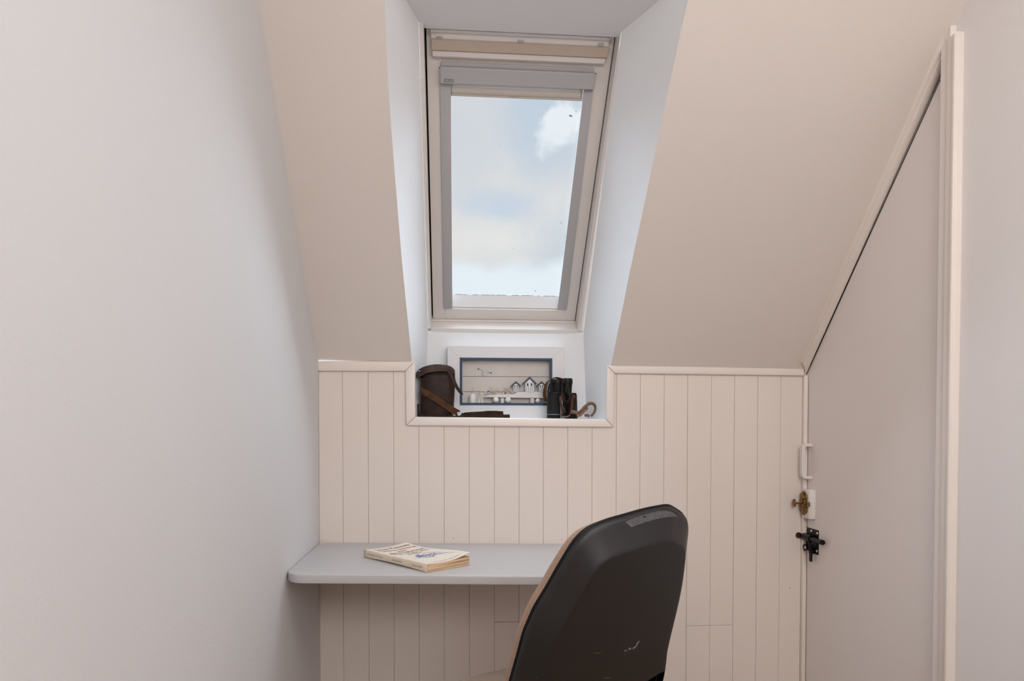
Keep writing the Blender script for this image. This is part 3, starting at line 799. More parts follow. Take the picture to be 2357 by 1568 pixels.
def fit(txt, width, size):     # horizontal squeeze so that txt spans width (fraction of book)
    v, f = text_vf(txt, size, (Vector((0, 0, 0)), Vector((1, 0, 0)), Vector((0, 1, 0)), Vector((0, 0, 1))))
    w = max(p[0] for p in v)-min(p[0] for p in v); return width*BW/w
for txt, l, size, m, wd, w0 in (('Louis Pauwels', .875, .030, M_ink, .78, .53), ('Lettre ouverte', .78, .030, M_red, .82, .53), ('aux', .705, .026, M_ink, .22, .50),
                            ('gens heureux', .62, .030, M_ink, .82, .50), ('et qui ont bien raison', .555, .019, M_ink, .80, .50), ("de l'être", .50, .019, M_ink, .32, .50),
                            ('LETTRE OUVERTE  ALBIN MICHEL', .045, .009, M_spineink, .62, .52)):
    cover_line(txt, l, size, m, w0=w0, sx=fit(txt, wd, size))
# little blue pen sketch: pavilion-like tangle of strokes
rnd = random.Random(3); st = []
def stroke(pts, th=.0011):
    for (x0, y0), (x1, y1) in zip(pts, pts[1:]):
        d = Vector((x1-x0, y1-y0)); L_ = d.length
        if L_ < 1e-6: continue
        n2 = Vector((-d.y, d.x))/L_*th
        c4 = [(x0+n2.x, y0+n2.y), (x1+n2.x, y1+n2.y), (x1-n2.x, y1-n2.y), (x0-n2.x, y0-n2.y)]
        st.append(([on_cover(A+el*b+ew*a) for a, b in c4], [(0, 1, 2, 3)]))
cx0, cy0 = BW*.50, BL*.355
for k in range(46):
    a = rnd.uniform(0, 6.28); r = rnd.uniform(.0, 1)**.6
    x0 = cx0+math.cos(a)*r*.040; y0 = cy0+math.sin(a)*r*.022
    pts = [(x0, y0)]; t = rnd.uniform(0, 6.28)
    for j in range(4): t += rnd.uniform(-.9, .9); pts.append((pts[-1][0]+math.cos(t)*.006, pts[-1][1]+math.sin(t)*.005))
    stroke(pts, .0009)
stroke([(cx0-.06, cy0-.012), (cx0-.02, cy0-.02), (cx0+.03, cy0-.016), (cx0+.062, cy0-.03)], .0008)
stroke([(cx0+.01, cy0+.02), (cx0+.022, cy0+.034), (cx0+.036, cy0+.03), (cx0+.04, cy0+.016)], .0009)
stroke([(cx0+.02, cy0-.01), (cx0+.055, cy0-.035), (cx0+.066, cy0-.06)], .0008)
V_, F_ = merge(st); obj('cover_sketch', V_, F_, M_blue, cv, recalc=False)
def spine_text(txt, l, size, m, width):
    v0, _ = text_vf(txt, size, (Vector((0, 0, 0)), Vector((1, 0, 0)), Vector((0, 1, 0)), Vector((0, 0, 1))))
    w = max(p[0] for p in v0); sx_ = width*BL/w
    # upside down seen from the front, as spines that read upward do
    o_ = bpnt(l, -.0092, BT*.5+size*.36); v, f = text_vf(txt, size, (o_, el, -nzv, -ew), sx=sx_)
    obj('spine_text', v, f, m, sp_, recalc=False)
spine_text('ALBIN MICHEL', .07, .0085, M_red, .15)
spine_text('Louis Pauwels', .38, .0085, M_spineink, .15)
spine_text('Lettre ouverte aux gens heureux', .68, .0080, M_spineink, .26)

# ================================================================== SHADOW-BOX PICTURE
PY = .095
def pic(px, py, y=PY): return onY(px, py, y)
ZF0 = ZS+.001
ox0, ox1 = pic(1030, 900).x, pic(1298, 900).x
oz1 = pic(1030, 796).z
ix0, ix1 = pic(1058.5, 880).x, pic(1271, 880).x
iz1 = (pic(1058, 822).z+pic(1271, 826.5).z)/2; iz0 = (pic(1058, 932).z+pic(1200, 934).z)/2
fb = empty('picture_frame', ((ox0+ox1)/2, PY+.02, ZF0), 'white shadow-box picture with navy inner edge and seaside scene, behind the binoculars', 'picture')
FD = .038
def rail4(name, a, b, c, d, y0, y1, m, bev, par):
    return [pobj(name, [(p[0], y0, p[1]) for p in q], (0, y1-y0, 0), m, par, bevel=bev, seg=1, smooth=True) for q in
            ((((a[0], a[1])), (b[0], a[1]), (d[0], c[1]), (c[0], c[1])) if False else ((a[0], a[1]), (b[0], a[1]), (d[0], c[1]), (c[0], c[1])),
             ((a[0], b[1]), (b[0], b[1]), (d[0], d[1]), (c[0], d[1])),
             ((a[0], a[1]), (c[0], c[1]), (c[0], d[1]), (a[0], b[1])),
             ((b[0], a[1]), (d[0], c[1]), (d[0], d[1]), (b[0], b[1])))]
rail4('frame_rail', (ox0, ZF0), (ox1, oz1), (ix0, iz0), (ix1, iz1), PY, PY+FD, M_offw, .0006, fb)
nb_ = .0088
rail4('navy_edge', (ix0, iz0), (ix1, iz1), (ix0+nb_, iz0+nb_), (ix1-nb_, iz1-nb_), PY-.0015, PY+.008, M_navy, .0006, fb)
jx0, jx1, jz0, jz1 = ix0+nb_, ix1-nb_, iz0+nb_, iz1-nb_
# inner walls and backing planks
BKY = PY+.030
z1_, z2_ = pic(1160, 866).z, pic(1160, 901.5).z
bl = [jz0-.002, z2_, z1_, jz1+.002]
for k in range(3): box('backing_plank', (jx0-.003, BKY, bl[k]+.0009), (jx1+.003, BKY+.005, bl[k+1]-.0009), M_box, fb, bevel=.0005, seg=1)
box('backing_sheet', (jx0-.003, BKY+.005, jz0-.002), (jx1+.003, BKY+.007, jz1+.002), M_fill, fb)
# quay (shelf) with posts
def pb(px, py): return onY(px, py, PY+.016)
qa, qb, qc = pb(1113, 909), pb(1180, 905), pb(1256, 903)
pobj('quay', [(pb(1113, 915).x, PY+.006, pb(1113, 915).z), (pb(1256, 918).x, PY+.006, pb(1256, 917).z), (pb(1256, 903).x, PY+.006, pb(1256, 902.5).z), (pb(1190, 903).x, PY+.006, pb(1190, 902.8).z), (pb(1180, 909).x, PY+.006, pb(1180, 908).z), (pb(1125, 911).x, PY+.006, pb(1125, 910).z)], (0, .022, 0), M_wood, fb, bevel=.001, seg=1)
for px in (1156, 1225):
    c = pb(px, 920); lathe('post', [(.0085, 0), (.0085, pb(px, 917).z-jz0)], M_wood, fb, 16, frame_at((c.x, PY+.016, jz0), (0, 0, 1)))
for px, py, r in ((1141.5, 925, 7.5), (1169.5, 926, 7.5), (1238, 926, 6)):
    c = onY(px, py, PY+.010); rr_ = r*.00164
    lathe('buoy', [(rr_*math.sin(a), -rr_*math.cos(a)) for a in [math.radians(x) for x in (3, 25, 50, 75, 90, 110, 135, 160, 177)]], M_offw, fb, 18, frame_at((c.x, PY+.012, max(jz0+rr_*.9, c.z)), (0, 0, 1)))
# beach huts
def hut(px, pw, ptop, peave, pbase, rw, nm='beach_hut'):
    y0 = PY+.004
    def q(x, y): p = onY(x, y, y0); return (p.x, y0, p.z)
    cx1 = px; w = pw/2
    hb = pobj(nm, [q(cx1-w, pbase), q(cx1+w, pbase), q(cx1+w, peave), q(cx1, ptop+5), q(cx1-w, peave)], (0, .014, 0), M_offw, fb, bevel=.0004, seg=1)
    t = 3.2
    for s in (-1, 1):
        pobj('hut_roof', [q(cx1, ptop), q(cx1+s*rw, peave+1.2), q(cx1+s*(rw-1.9), peave+1.2+t*.7), q(cx1, ptop+t*1.5)], (0, .017, 0), M_roof, hb, bevel=.0003, seg=1).location.y = -.002
    mid = (peave+pbase)/2
    for s in (-1, 1):
        a = cx1+s*w*.45; zz = peave+(pbase-peave)*.02
        pobj('hut_window', [q(a-w*.18, zz), q(a+w*.18, zz), q(a+w*.18, zz+(pbase-peave)*.30), q(a-w*.18, zz+(pbase-peave)*.30)], (0, -.0008, 0), M_roof, hb)
        for s2 in (-1, 1):
            b = a+s2*w*.2; pobj('hut_stripe', [q(b-.35, zz+(pbase-peave)*.33), q(b+.35, zz+(pbase-peave)*.33), q(b+.35, pbase-.5), q(b-.35, pbase-.5)], (0, -.0005, 0), M_roof, hb)
hut(1187.5, 11.5, 877.5, 887, 902.8, 12)
hut(1219.0, 19.5, 867, 882, 903, 17)
hut(1246.5, 11.5, 877.5, 887, 903, 12)
# gull flying on the back planks (bent wire with dark wing tips)
GY = BKY-.006
g_ = lambda px, py: onY(px, py, GY)
gull = tube('gull', [g_(1109.5, 861), g_(1112.5, 862.5), g_(1116, 864)], .0018, M_wood, fb, seg=8, rad=lambda t: .5+1.0*math.sin(math.pi*min(1, t*.9+.1)))
tube('wing', [g_(1116, 863), g_(1113.5, 855), g_(1108, 850.5), g_(1102.5, 849.5)], .0022, M_offw, gull, seg=6, rad=lambda t: 1-.5*t)
tube('wing', [g_(1117, 862), g_(1121, 855), g_(1125, 855), g_(1129, 858)], .0022, M_offw, gull, seg=6, rad=lambda t: 1-.4*t)
tube('wing_tip', [g_(1103, 850), g_(1101.3, 848.8), g_(1100, 848)], .0016, M_roof, gull, seg=6)
tube('wing_tip', [g_(1128, 857.6), g_(1130.5, 858), g_(1132, 858.5)], .0016, M_roof, gull, seg=6)
tube('beak', [g_(1109.6, 861), g_(1108.8, 860), g_(1108.6, 859.5)], .0012, M_roof, gull, seg=6)
# gulls standing on the quay
def bird(px, py, s=1., nm='small_bird'):
    c = onY(px, py, PY+.010); k = .00164*s
    b = lathe(nm, [(.2*k, -5*k), (2.0*k, -3.5*k), (3.0*k, 0), (2.2*k, 3*k), (.3*k, 6*k)], M_offw, fb, 10, frame_at((c.x, PY+.012, c.z), (1, 0, .35)))
    lathe('head', [(.2*k, -2*k), (1.9*k, -.8*k), (1.9*k, .8*k), (.2*k, 2*k)], M_offw, b, 10, frame_at((c.x-4*k, PY+.012, c.z+3.6*k), (0, 0, 1)))
    lathe('folded_wing', [(.2*k, -4*k), (1.6*k, -1*k), (1.4*k, 2*k), (.2*k, 5*k)], M_roof, b, 8, frame_at((c.x+2*k, PY+.0075, c.z+2*k), (1, 0, .8)))
bird(1121, 904, .95); bird(1161, 906.5, .7); bird(1181, 903.5, .9)
# dried grass / netting tufts
rp = []
rn = random.Random(5)
for px0, py0, n_t, sp_w in ((1137, 906, 26, 16), (1166, 905, 22, 11), (1105, 910, 8, 7)):
    for k in range(n_t):
        a = rn.uniform(-1, 1); L_ = rn.uniform(.35, 1)*15
        p0 = onY(px0+a*2.5, py0, PY+.012); p1 = onY(px0+a*sp_w*.6, py0-L_*.6, PY+.012+rn.uniform(-.004, .004)); p2 = onY(px0+a*sp_w, py0-L_*(.7 if abs(a) > .7 else 1), PY+.012+rn.uniform(-.005, .005))
        rp.append(tube_vf([p0, p1, p2], .00045, 4, 3))
V_, F_ = merge(rp); tag(obj('dried_grass', V_, F_, M_rope, fb), kind='stuff')
# rope ring and white floats at the left
tube('rope_loop', [pb(1087, 906), pb(1086, 900), pb(1087.2, 895), pb(1088.8, 893.5), pb(1089.2, 897), pb(1087.6, 901), pb(1087.4, 907)], .0008, M_rope, fb, seg=6)
def blob(px0, px1, py0, py1, nm):
    c0_, c1_ = pb(px0, py1), pb(px1, py0); w = (c1_.x-c0_.x)/2; h = c1_.z-jz0
    lathe(nm, [(w*.98, 0), (w, h*.5), (w*.85, h*.78), (w*.45, h*.95), (.001, h)], M_offw, fb, 20, frame_at(((c0_.x+c1_.x)/2, PY+.015, jz0), (0, 0, 1)))
blob(1079, 1096, 906, 928, 'float')
lp = pb(1106, 928)
v = [pb(1098, 928), pb(1113, 928), pb(1106.5, 917)]
pobj('little_boat', [(v[0].x, PY+.008, jz0), (v[1].x, PY+.008, jz0), (v[2].x+.002, PY+.008, v[2].z), (v[2].x-.002, PY+.008, v[2].z)], (0, .008, 0), M_offw, fb)
tube('mast', [(pb(1106, 928).x, PY+.0065, jz0), (pb(1107, 917).x, PY+.0065, pb(1107, 916.5).z)], .0008, M_roof, fb, seg=6)

# ================================================================== BINOCULAR CASE
cy_ = .042
def cp(px, py, y=cy_): return onY(px, py, y)
cc = empty('binocular_case', (cp(1008, 955).x, cy_, ZS), 'worn dark brown leather binocular case with its lid ajar', 'case')
fyc = .012
bx0, bx1 = onY(967.5, 900, .03).x, onY(1048.5, 900, .03).x
bx1b = onY(1043, 955, .03).x
zt_c = onY(1008, 862, fyc).z
def se(a, b, t, e=2.6):
    c, s = math.cos(t), math.sin(t); return (a*math.copysign(abs(c)**(2/e), c), b*math.copysign(abs(s)**(2/e), s))
def loft(name, secs, m, par, seg=48, e=2.6, cap=True):
    """secs: (cx, cy, z, a, b) """
    V = []; F_ = []
    for q in secs:
        c_x, c_y, z, a, b = q[:5]; tilt = q[5] if len(q) > 5 else 0
        for k in range(seg):
            x, y = se(a, b, 2*math.pi*k/seg, e); V.append((c_x+x, c_y+y, z+tilt*x))
    for i in range(len(secs)-1):
        for k in range(seg): F_.append((i*seg+k, i*seg+(k+1) % seg, (i+1)*seg+(k+1) % seg, (i+1)*seg+k))
    if cap: F_ += [tuple(range(seg))[::-1], tuple((len(secs)-1)*seg+k for k in range(seg))]
    return obj(name, V, F_, m, par, smooth=True)
bb = .034
ca = (bx0+bx1)/2; caa = (bx1-bx0)/2; cab = (bx1b-bx0)/2; cb_ = (bx0+bx1b)/2
loft('case_body', [(cb_, cy_, ZS+.001, cab*.96, bb*.96), (cb_, cy_, ZS+.005, cab, bb), (ca, cy_, zt_c-.014, caa, bb)], M_lea, cc)
loft('case_rim', [(ca, cy_, zt_c-.0142, caa*.985, bb*.98), (ca, cy_, zt_c-.001, caa*.97, bb*.97), (ca, cy_, zt_c, caa*.95, bb*.95)], M_lea, cc)
loft('case_dark_fill', [(ca, cy_, zt_c-.03, caa*.93, bb*.90), (ca+.004, cy_, zt_c+.004, caa*.90, bb*.90), (ca+.006, cy_, zt_c+.012, caa*.72, bb*.86)], M_hole, cc)  # dark block added to paint the shade in the gap under the lid
# stitching along the rim
sv = []
for k in range(46):
    t = math.pi+math.pi*k/45; x, y = se(caa+.0004, bb+.0004, t, 2.6); sv.append(prism([(ca+x-.0007, cy_+y, zt_c-.0168), (ca+x+.0009, cy_+y, zt_c-.0164), (ca+x+.0009, cy_+y, zt_c-.0156), (ca+x-.0007, cy_+y, zt_c-.0160)], (0, -.0006, 0)))
V_, F_ = merge(sv); tag(obj('stitching', V_, F_, M_leae, cc), kind='stuff')
# lid: arched cap tilted down to the left
lx0, lx1 = onY(956, 850, .03).x, onY(1047, 850, .03).x
lcx = (lx0+lx1)/2; la = (lx1-lx0)/2; lb = bb+.006
tops = [(956.5, 857), (962, 850), (972, 845), (985, 841), (1003, 838.2), (1018, 839), (1031, 840.5), (1040, 843.5), (1045.5, 848)]
bots = [(963, 868.5), (966, 868), (972, 863.5), (985, 858), (1003, 854.8), (1018, 854), (1031, 855.5), (1040, 858), (1046.5, 861.5)]
def curve(pts):
    xs = [onY(a, b, .005).x for a, b in pts]; zs = [onY(a, b, .005).z for a, b in pts]; return lambda x: float(np.interp(x, xs, zs))
ft, fbm = curve(tops), curve(bots)
V_ = []; F_ = []; rings = [(1.0, 0.0), (1.005, .3), (1.0, .75), (.97, .93), (.88, 1.0), (.6, 1.03), (.25, 1.04)]
SEG = 56
for s, h in rings:
    for k in range(SEG):
        x, y = se(la*s, lb*s, 2*math.pi*k/SEG, 2.7); X_ = lcx+x
        zb = fbm(X_); zt2_ = ft(X_); V_.append((X_, cy_+y, zb+(zt2_-zb)*h))
for i in range(len(rings)-1):
    for k in range(SEG): F_.append((i*SEG+k, i*SEG+(k+1) % SEG, (i+1)*SEG+(k+1) % SEG, (i+1)*SEG+k))
F_.append(tuple((len(rings)-1)*SEG+k for k in range(SEG)))
b0_ = len(V_)
for k in range(SEG):
    x, y = se(la*.93, lb*.91, 2*math.pi*k/SEG, 2.7); X_ = lcx+x; V_.append((X_, cy_+y, fbm(X_)+.0005))
for k in range(SEG): F_.append((k, (k+1) % SEG, b0_+(k+1) % SEG, b0_+k))
b1_ = len(V_)
for k in range(SEG):
    x, y = se(la*.92, lb*.90, 2*math.pi*k/SEG, 2.7); X_ = lcx+x; V_.append((X_, cy_+y, fbm(X_)+(ft(X_)-fbm(X_))*.8))
for k in range(SEG): F_.append((b0_+k, b0_+(k+1) % SEG, b1_+(k+1) % SEG, b1_+k))
F_.append(tuple(b1_+k for k in range(SEG)))
M_lid = mat('lid_leather', (.060, .033, .024), .5, spec=.35, col2=(.022, .012, .009), nscale=30, bump=.18, bscale=500)
lid = obj('case_lid', V_, F_, M_lid, cc, smooth=True)
sv = []
for k in range(60):
    t = math.pi+math.pi*k/59
    for off_ in (.0022,):
        x, y = se(la+.0006, lb+.0006, t, 2.7); X_ = lcx+x; z = fbm(X_)+off_; sv.append(prism([(X_-.0007, cy_+y, z), (X_+.0009, cy_+y, z), (X_+.0009, cy_+y, z+.0009), (X_-.0007, cy_+y, z+.0009)], (0, -.0006, 0)))
V_, F_ = merge(sv); tag(obj('lid_stitching', V_, F_, M_leae, lid), kind='stuff')
ribbon('worn_edge', [(lcx+se(la*1.004, lb*1.004, math.pi+math.pi*k/14, 2.7)[0], cy_+se(la*1.008, lb*1.008, math.pi+math.pi*k/14, 2.7)[1], fbm(lcx+se(la, lb, math.pi+math.pi*k/14, 2.7)[0])+.0006) for k in range(15)], .0018, .0014, M_leae, lid, side=(0, 0, 1), n=3)
ribbon('buckle_stud', [onY(963.5, 853, .006), onY(967, 854.5, .003)], .003, .002, M_clip, lid, side=(0, 0, 1), n=2)
# tongue strap of the lid
ribbon('lid_tongue', [onY(1033, 856, -.0), onY(1041, 868, -.006), onY(1047, 882, -.008), onY(1053, 894, -.006), onY(1060, 903, -.004), onY(1066, 909, -.002)], .0125, .002, M_lid, lid, side=(1, -.35, .55), n=6, taper=lambda t: .8 if t < .3 else (.95 if t < .8 else max(.12, .95-(t-.8)*4.2)))
# worn scar near the stud hole
lathe('stud_hole', [(.003, 0), (.003, .0006)], M_hole, cc, 10, frame_at(onY(1033, 920, .0075), (0, -1, 0)))
ribbon('worn_patch', [onY(1025, 914, .0078), onY(1029, 920, .0076), onY(1034, 924, .0075)], .0016, .0008, M_leae, cc, side=(1, 0, 1), n=4)
ribbon('worn_patch', [onY(1034, 919, .0078), onY(1037, 917.5, .0078)], .0016, .0008, M_leae, cc, side=(0, 0, 1), n=2)
# side bracket at lower left
box('strap_loop', (onY(960, 940, .03).x, cy_-.012, ZS+.006), (bx0+.002, cy_+.012, onY(960, 930, .03).z), M_lea, cc, bevel=.003, seg=2)

# shoulder strap: from the case front down to a rivet, then lying on the sill
ss = empty('shoulder_strap', (cp(1090, 950).x, .0, ZS), 'tan brown leather shoulder strap trailing along the sill'); ss.parent = cc; ss.matrix_parent_inverse = parent_world(cc).inverted()
ribbon('strap_band', [onY(968, 900, .008), onY(975, 901, -.004), onY(990, 910, -.003), onY(1015, 926, -.002), onY(1040, 943, .002), onY(1056, 952, .006)], .0205, .0025, M_strap, ss, side=(.45, -.15, .9), n=6, taper=lambda t: .85+.25*min(1, t*4))
ribbon('frayed_end', [onY(969, 893, .0), onY(972, 897, -.006), onY(975, 904, -.006)], .007, .002, M_strap, ss, side=(1, 0, .2), n=4)
lathe('rivet', [(.0052, 0), (.0052, .001), (.003, .0016), (.0012, .0016)], M_offw, ss, 18, frame_at(onY(1055.5, 952, -.002), (0, -1, 0)))
lathe('rivet', [(.0014, 0), (.0014, .003)], M_hole, ss, 12, frame_at(onY(1055.5, 952, -.004), (0, -1, 0)))
box('buckle', (onY(1059, 950, .003).x, -.002, ZS+.0035), (onY(1068, 950, .003).x, .012, ZS+.015), M_blackm, ss, bevel=.002)
lathe('buckle_pin', [(.0016, 0), (.0016, .002)], M_screw, ss, 10, frame_at(onY(1066, 950.5, -.001), (0, -1, 0)))
def slab(name, top, zb, y0, y1, m, par):
    poly = [(onY(a, b, y0).x, y0, onY(a, b, y0).z) for a, b in top]; poly += [(poly[-1][0], y0, zb), (poly[0][0], y0, zb)]
    return pobj(name, poly, (0, y1-y0, 0), m, par, bevel=.0008, seg=1)
slab('strap_fold', [(1062, 950.5), (1085, 948.5), (1110, 947.2), (1122, 946), (1140, 945.8), (1158.5, 947)], ZS+.004, .006, .028, M_strapd, ss)
slab('strap_layer', [(966, 952), (985, 956.3), (1062, 957), (1150, 955.5), (1173.5, 954.5)], ZS+.0005, -.001, .005, M_strapd, ss)
slab('strap_pad', [(1155, 954.4), (1173, 954.2)], ZS+.001, .006, .020, M_strapd, ss)
slab('strap_layer', [(1062, 952.6), (1120, 952), (1160, 953.5)], ZS+.001, .004, .020, M_strapd, ss)

# ================================================================== BINOCULARS
bn = empty('binoculars', (onY(1290, 955, .045).x, .045, ZS), 'old black binoculars standing upright on their lenses', 'binoculars')
def barrel(px0, px1, yb, ex0, ex1, ptop_body, ptop_eye, pb0, main):
    c = onY((px0+px1)/2, 955, yb); r = (onY(px1, 955, yb).x-onY(px0, 955, yb).x)/2
    ztb = onY(c.x and (px0+px1)/2, ptop_body, yb).z; zte = onY((ex0+ex1)/2, ptop_eye, yb).z; zbt = ZS+.001
    hL = ztb-zbt
    o1 = lathe('objective_tube', [(r*.93, 0), (r*.96, .002), (r*.96, .014), (r*.99, .015), (r*1.0, .0165), (r*.97, .018), (r*.92, hL*.55), (r*.86, hL-.006), (r*.86, hL-.005)], M_grain, bn, 36, frame_at((c.x, yb, zbt), (0, 0, 1)))
    lathe('lens_ring', [(r*1.0, 0), (r*1.012, .0006), (r*1.0, .0014)], M_screw if main else M_blackm, o1, 36, frame_at((c.x, yb, zbt+.0157), (0, 0, 1)))
    ce = onY((ex0+ex1)/2, 890, yb); re = (onY(ex1, 890, yb).x-onY(ex0, 890, yb).x)/2
    # prism cap linking tube and eyepiece
    loft('prism_housing', [(c.x*.6+ce.x*.4, yb, ztb-.0065, r*.98, r*.9), (c.x*.6+ce.x*.4, yb, ztb-.006, r*1.03, r*.95), (c.x*.6+ce.x*.4, yb, ztb-.001, r*1.03, r*.95), (c.x*.6+ce.x*.4, yb, ztb, r*.95, r*.9)], M_blackm, bn, e=2.4)
    hE = zte-ztb
    lathe('eyepiece', [(re*.80, 0), (re*.84, .004), (re*.86, hE*.35), (re*.93, hE*.60), (re*.93, hE*.63), (re*1.0, hE*.66), (re*1.0, hE*.86), (re*.95, hE*.88), (re*.93, hE*.98), (re*.86, hE), (re*.6, hE*.96), (re*.3, hE*.9)], M_blackm, bn, 32, frame_at((ce.x, yb, ztb-.0005), (0, 0, 1)))
    return c, r
b1c = barrel(1258, 1290.5, .030, 1267.5, 1297.5, 903, 873, 960, True)
b2c = barrel(1300, 1329.5, .062, 1293.5, 1318, 905, 871, 960, False)
# hinge column and bridges
hc = onY(1299, 920, .048)
lathe('hinge', [(.007, 0), (.007, .006), (.0055, .007), (.0055, .062), (.007, .063), (.007, .075)], M_blackm, bn, 20, frame_at((hc.x, .048, ZS+.012), (0, 0, 1)))
pobj('bridge', [(b1c[0].x+.012, .022, onY(1280, 912, .03).z), (hc.x+.004, .040, onY(1280, 912, .03).z), (hc.x+.004, .056, onY(1280, 912, .03).z), (b1c[0].x+.012, .040, onY(1280, 912, .03).z)], (0, 0, .010), M_blackm, bn, bevel=.001)
pobj('bridge', [(b2c[0].x-.010, .055, onY(1280, 912, .03).z), (hc.x-.004, .040, onY(1280, 912, .03).z), (hc.x-.004, .056, onY(1280, 912, .03).z), (b2c[0].x-.010, .070, onY(1280, 912, .03).z)], (0, 0, .010), M_blackm, bn, bevel=.001)
lathe('focus_wheel', [(.006, 0), (.009, .002), (.009, .016), (.006, .018), (.006, .030)], M_blackm, bn, 24, frame_at((onY(1302, 900, .05).x, .050, onY(1302, 906, .05).z), (0, 0, 1)))
ribbon('leather_flap', [onY(1266, 884, .045), onY(1263, 893, .04), onY(1262, 902, .035)], .006, .002, M_blackm, bn, side=(1, 0, .4))
# neck strap
ns = empty('neck_strap', (onY(1330, 955, .03).x, .03, ZS), 'twisted tan leather neck strap'); ns.parent = bn; ns.matrix_parent_inverse = parent_world(bn).inverted()
ribbon('strap_loop', [onY(1257.5, 925, .050), onY(1253.5, 912, .048), onY(1254, 898, .046), onY(1258, 884, .042), onY(1265, 875.5, .036), onY(1276, 870.5, .03), onY(1287, 871.5, .012), onY(1297, 875.5, .002)], .0125, .0016, M_strap, ns, n=6,
       sides=[(1, -.3, 0), (1, -.6, 0), (1, -.8, 0), (.8, -1, .2), (.3, -1, .2), (0, -1, .1), (.1, -1, .3), (.3, -.6, .6)])
ribbon('strap_band', [onY(1295, 875, .002), onY(1303, 884, -.002), onY(1309, 899, -.003), onY(1311.5, 915, -.002), onY(1307, 925, .000), onY(1300, 924, .004), onY(1295, 914, .006), onY(1294, 903, .010)], .010, .0016, M_strapd, ns, n=6,
       sides=[(.2, 1, .2), (.2, 1, .1), (.3, 1, 0), (.6, .8, 0), (.3, .4, -1), (1, .2, -.5), (1, .2, -.2), (1, 0, 0)])
ribbon('strap_band', [onY(1291, 911, .001), onY(1290, 921, -.001), onY(1293, 936, -.001), onY(1295, 950, .002), onY(1293.5, 957, .006)], .0085, .0016, M_strap, ns, side=(1, .1, .1), n=6)
ribbon('strap_tip', [onY(1292, 925, -.003), onY(1296, 937, -.005), onY(1301, 948, -.005)], .0035, .0014, M_leae, ns, side=(1, 0, .4), n=5)
ribbon('strap_band', [onY(1320, 911, .030), onY(1317, 922, .028), onY(1316, 935, .027), onY(1315, 946, .026)], .010, .0016, M_strap, ns, side=(1, .3, 0), n=5)
tube('knot', [onY(1319.5, 911, .030), onY(1323, 912.5, .026), onY(1322, 916, .027)], .0030, M_leae, ns, seg=8)
ribbon('strap_curl', [onY(1300, 959.6, .010), onY(1308, 958.5, .003), onY(1314, 952, -.0), onY(1316, 947, .000), onY(1322, 947.5, .002), onY(1328, 948, .004)], .009, .0018, M_suedel, ns, n=6,
       sides=[(0, 1, .3), (0, 1, .5), (.6, .6, .4), (1, .3, 1), (0, .4, 1), (0, .2, 1)])
tube('twisted_strap', [onY(1314, 948, -.002), onY(1322, 950.5, -.002), onY(1331, 950, -.001), onY(1339, 945, .0), onY(1347, 936, .004), onY(1356, 929.5, .010), onY(1364, 929, .014), onY(1369.5, 935, .016), onY(1370, 944, .016), onY(1366, 952, .014), onY(1360.5, 958, .012)], .0062, M_suede, ns, seg=10, n=6, rad=lambda t: .72+.28*math.sin(math.pi*min(1, t*1.25))+.06*math.sin(t*40))
ribbon('strap_end', [onY(1328, 956.5, -.004), onY(1336, 955.5, -.007), onY(1343, 949, -.007), onY(1349, 942.5, .002), onY(1352, 938, .008)], .0095, .0035, M_suedel, ns, n=6, sides=[(0, .2, 1), (-.4, .1, 1), (-.6, 0, 1), (-.6, .1, 1), (-.5, .1, 1)])
tube('rolled_end', [onY(1345.5, 957.5, .004), onY(1350, 956, .003), onY(1356, 957.5, .004)], .0050, M_suede, ns, seg=10)
tube('rolled_end', [onY(1327, 951, .000), onY(1329.5, 955, -.003), onY(1331, 960, -.002)], .0040, M_suedel, ns, seg=8)

# ================================================================== OFFICE CHAIR
al_, ta_ = math.radians(27), math.radians(19)
Wv = Vector((math.cos(al_), math.sin(al_), 0)); Uv = Vector((math.sin(al_)*math.sin(ta_), -math.cos(al_)*math.sin(ta_), math.cos(ta_)))
Nv = Wv.cross(Uv)
if Nv.y > 0: Nv = -Nv
PC = onY(1400, 1400, -1.0)
def cpix(px, py, h=0.):
    n = np.array(Nv); q = on(px, py, n, float(n@np.array(PC))+h)-PC; return (q.dot(Wv), q.dot(Uv))
Fv = Vector((-math.sin(al_), math.cos(al_), 0))          # the way the chair faces
seatc = Vector((PC.x, PC.y, 0))+Fv*.27+Wv*.01
ch = empty('office_chair', (seatc.x, seatc.y, 0), 'office chair with black shell back and beige knitted fabric at the grey desk', 'chair')
Lp = [(1190, 1568), (1204, 1517), (1216.7, 1470), (1229, 1438), (1243, 1406), (1270, 1358), (1297, 1307), (1323, 1262), (1343, 1236), (1366, 1217.5), (1403, 1201), (1435, 1191), (1483, 1177), (1523, 1169.3)]
Rp = [(1542, 1168), (1554, 1172.5), (1566, 1180), (1577, 1188), (1584.5, 1199), (1587, 1214), (1586, 1238), (1579, 1299), (1569, 1353), (1557, 1406), (1545, 1457), (1538, 1491), (1535, 1523), (1529, 1568)]
outl = [cpix(*p) for p in Lp+Rp]
outl += [(.250, -.31), (.22, -.345), (.12, -.36), (-.08, -.36), (-.18, -.345), (-.212, -.30), (-.216, -.22)]
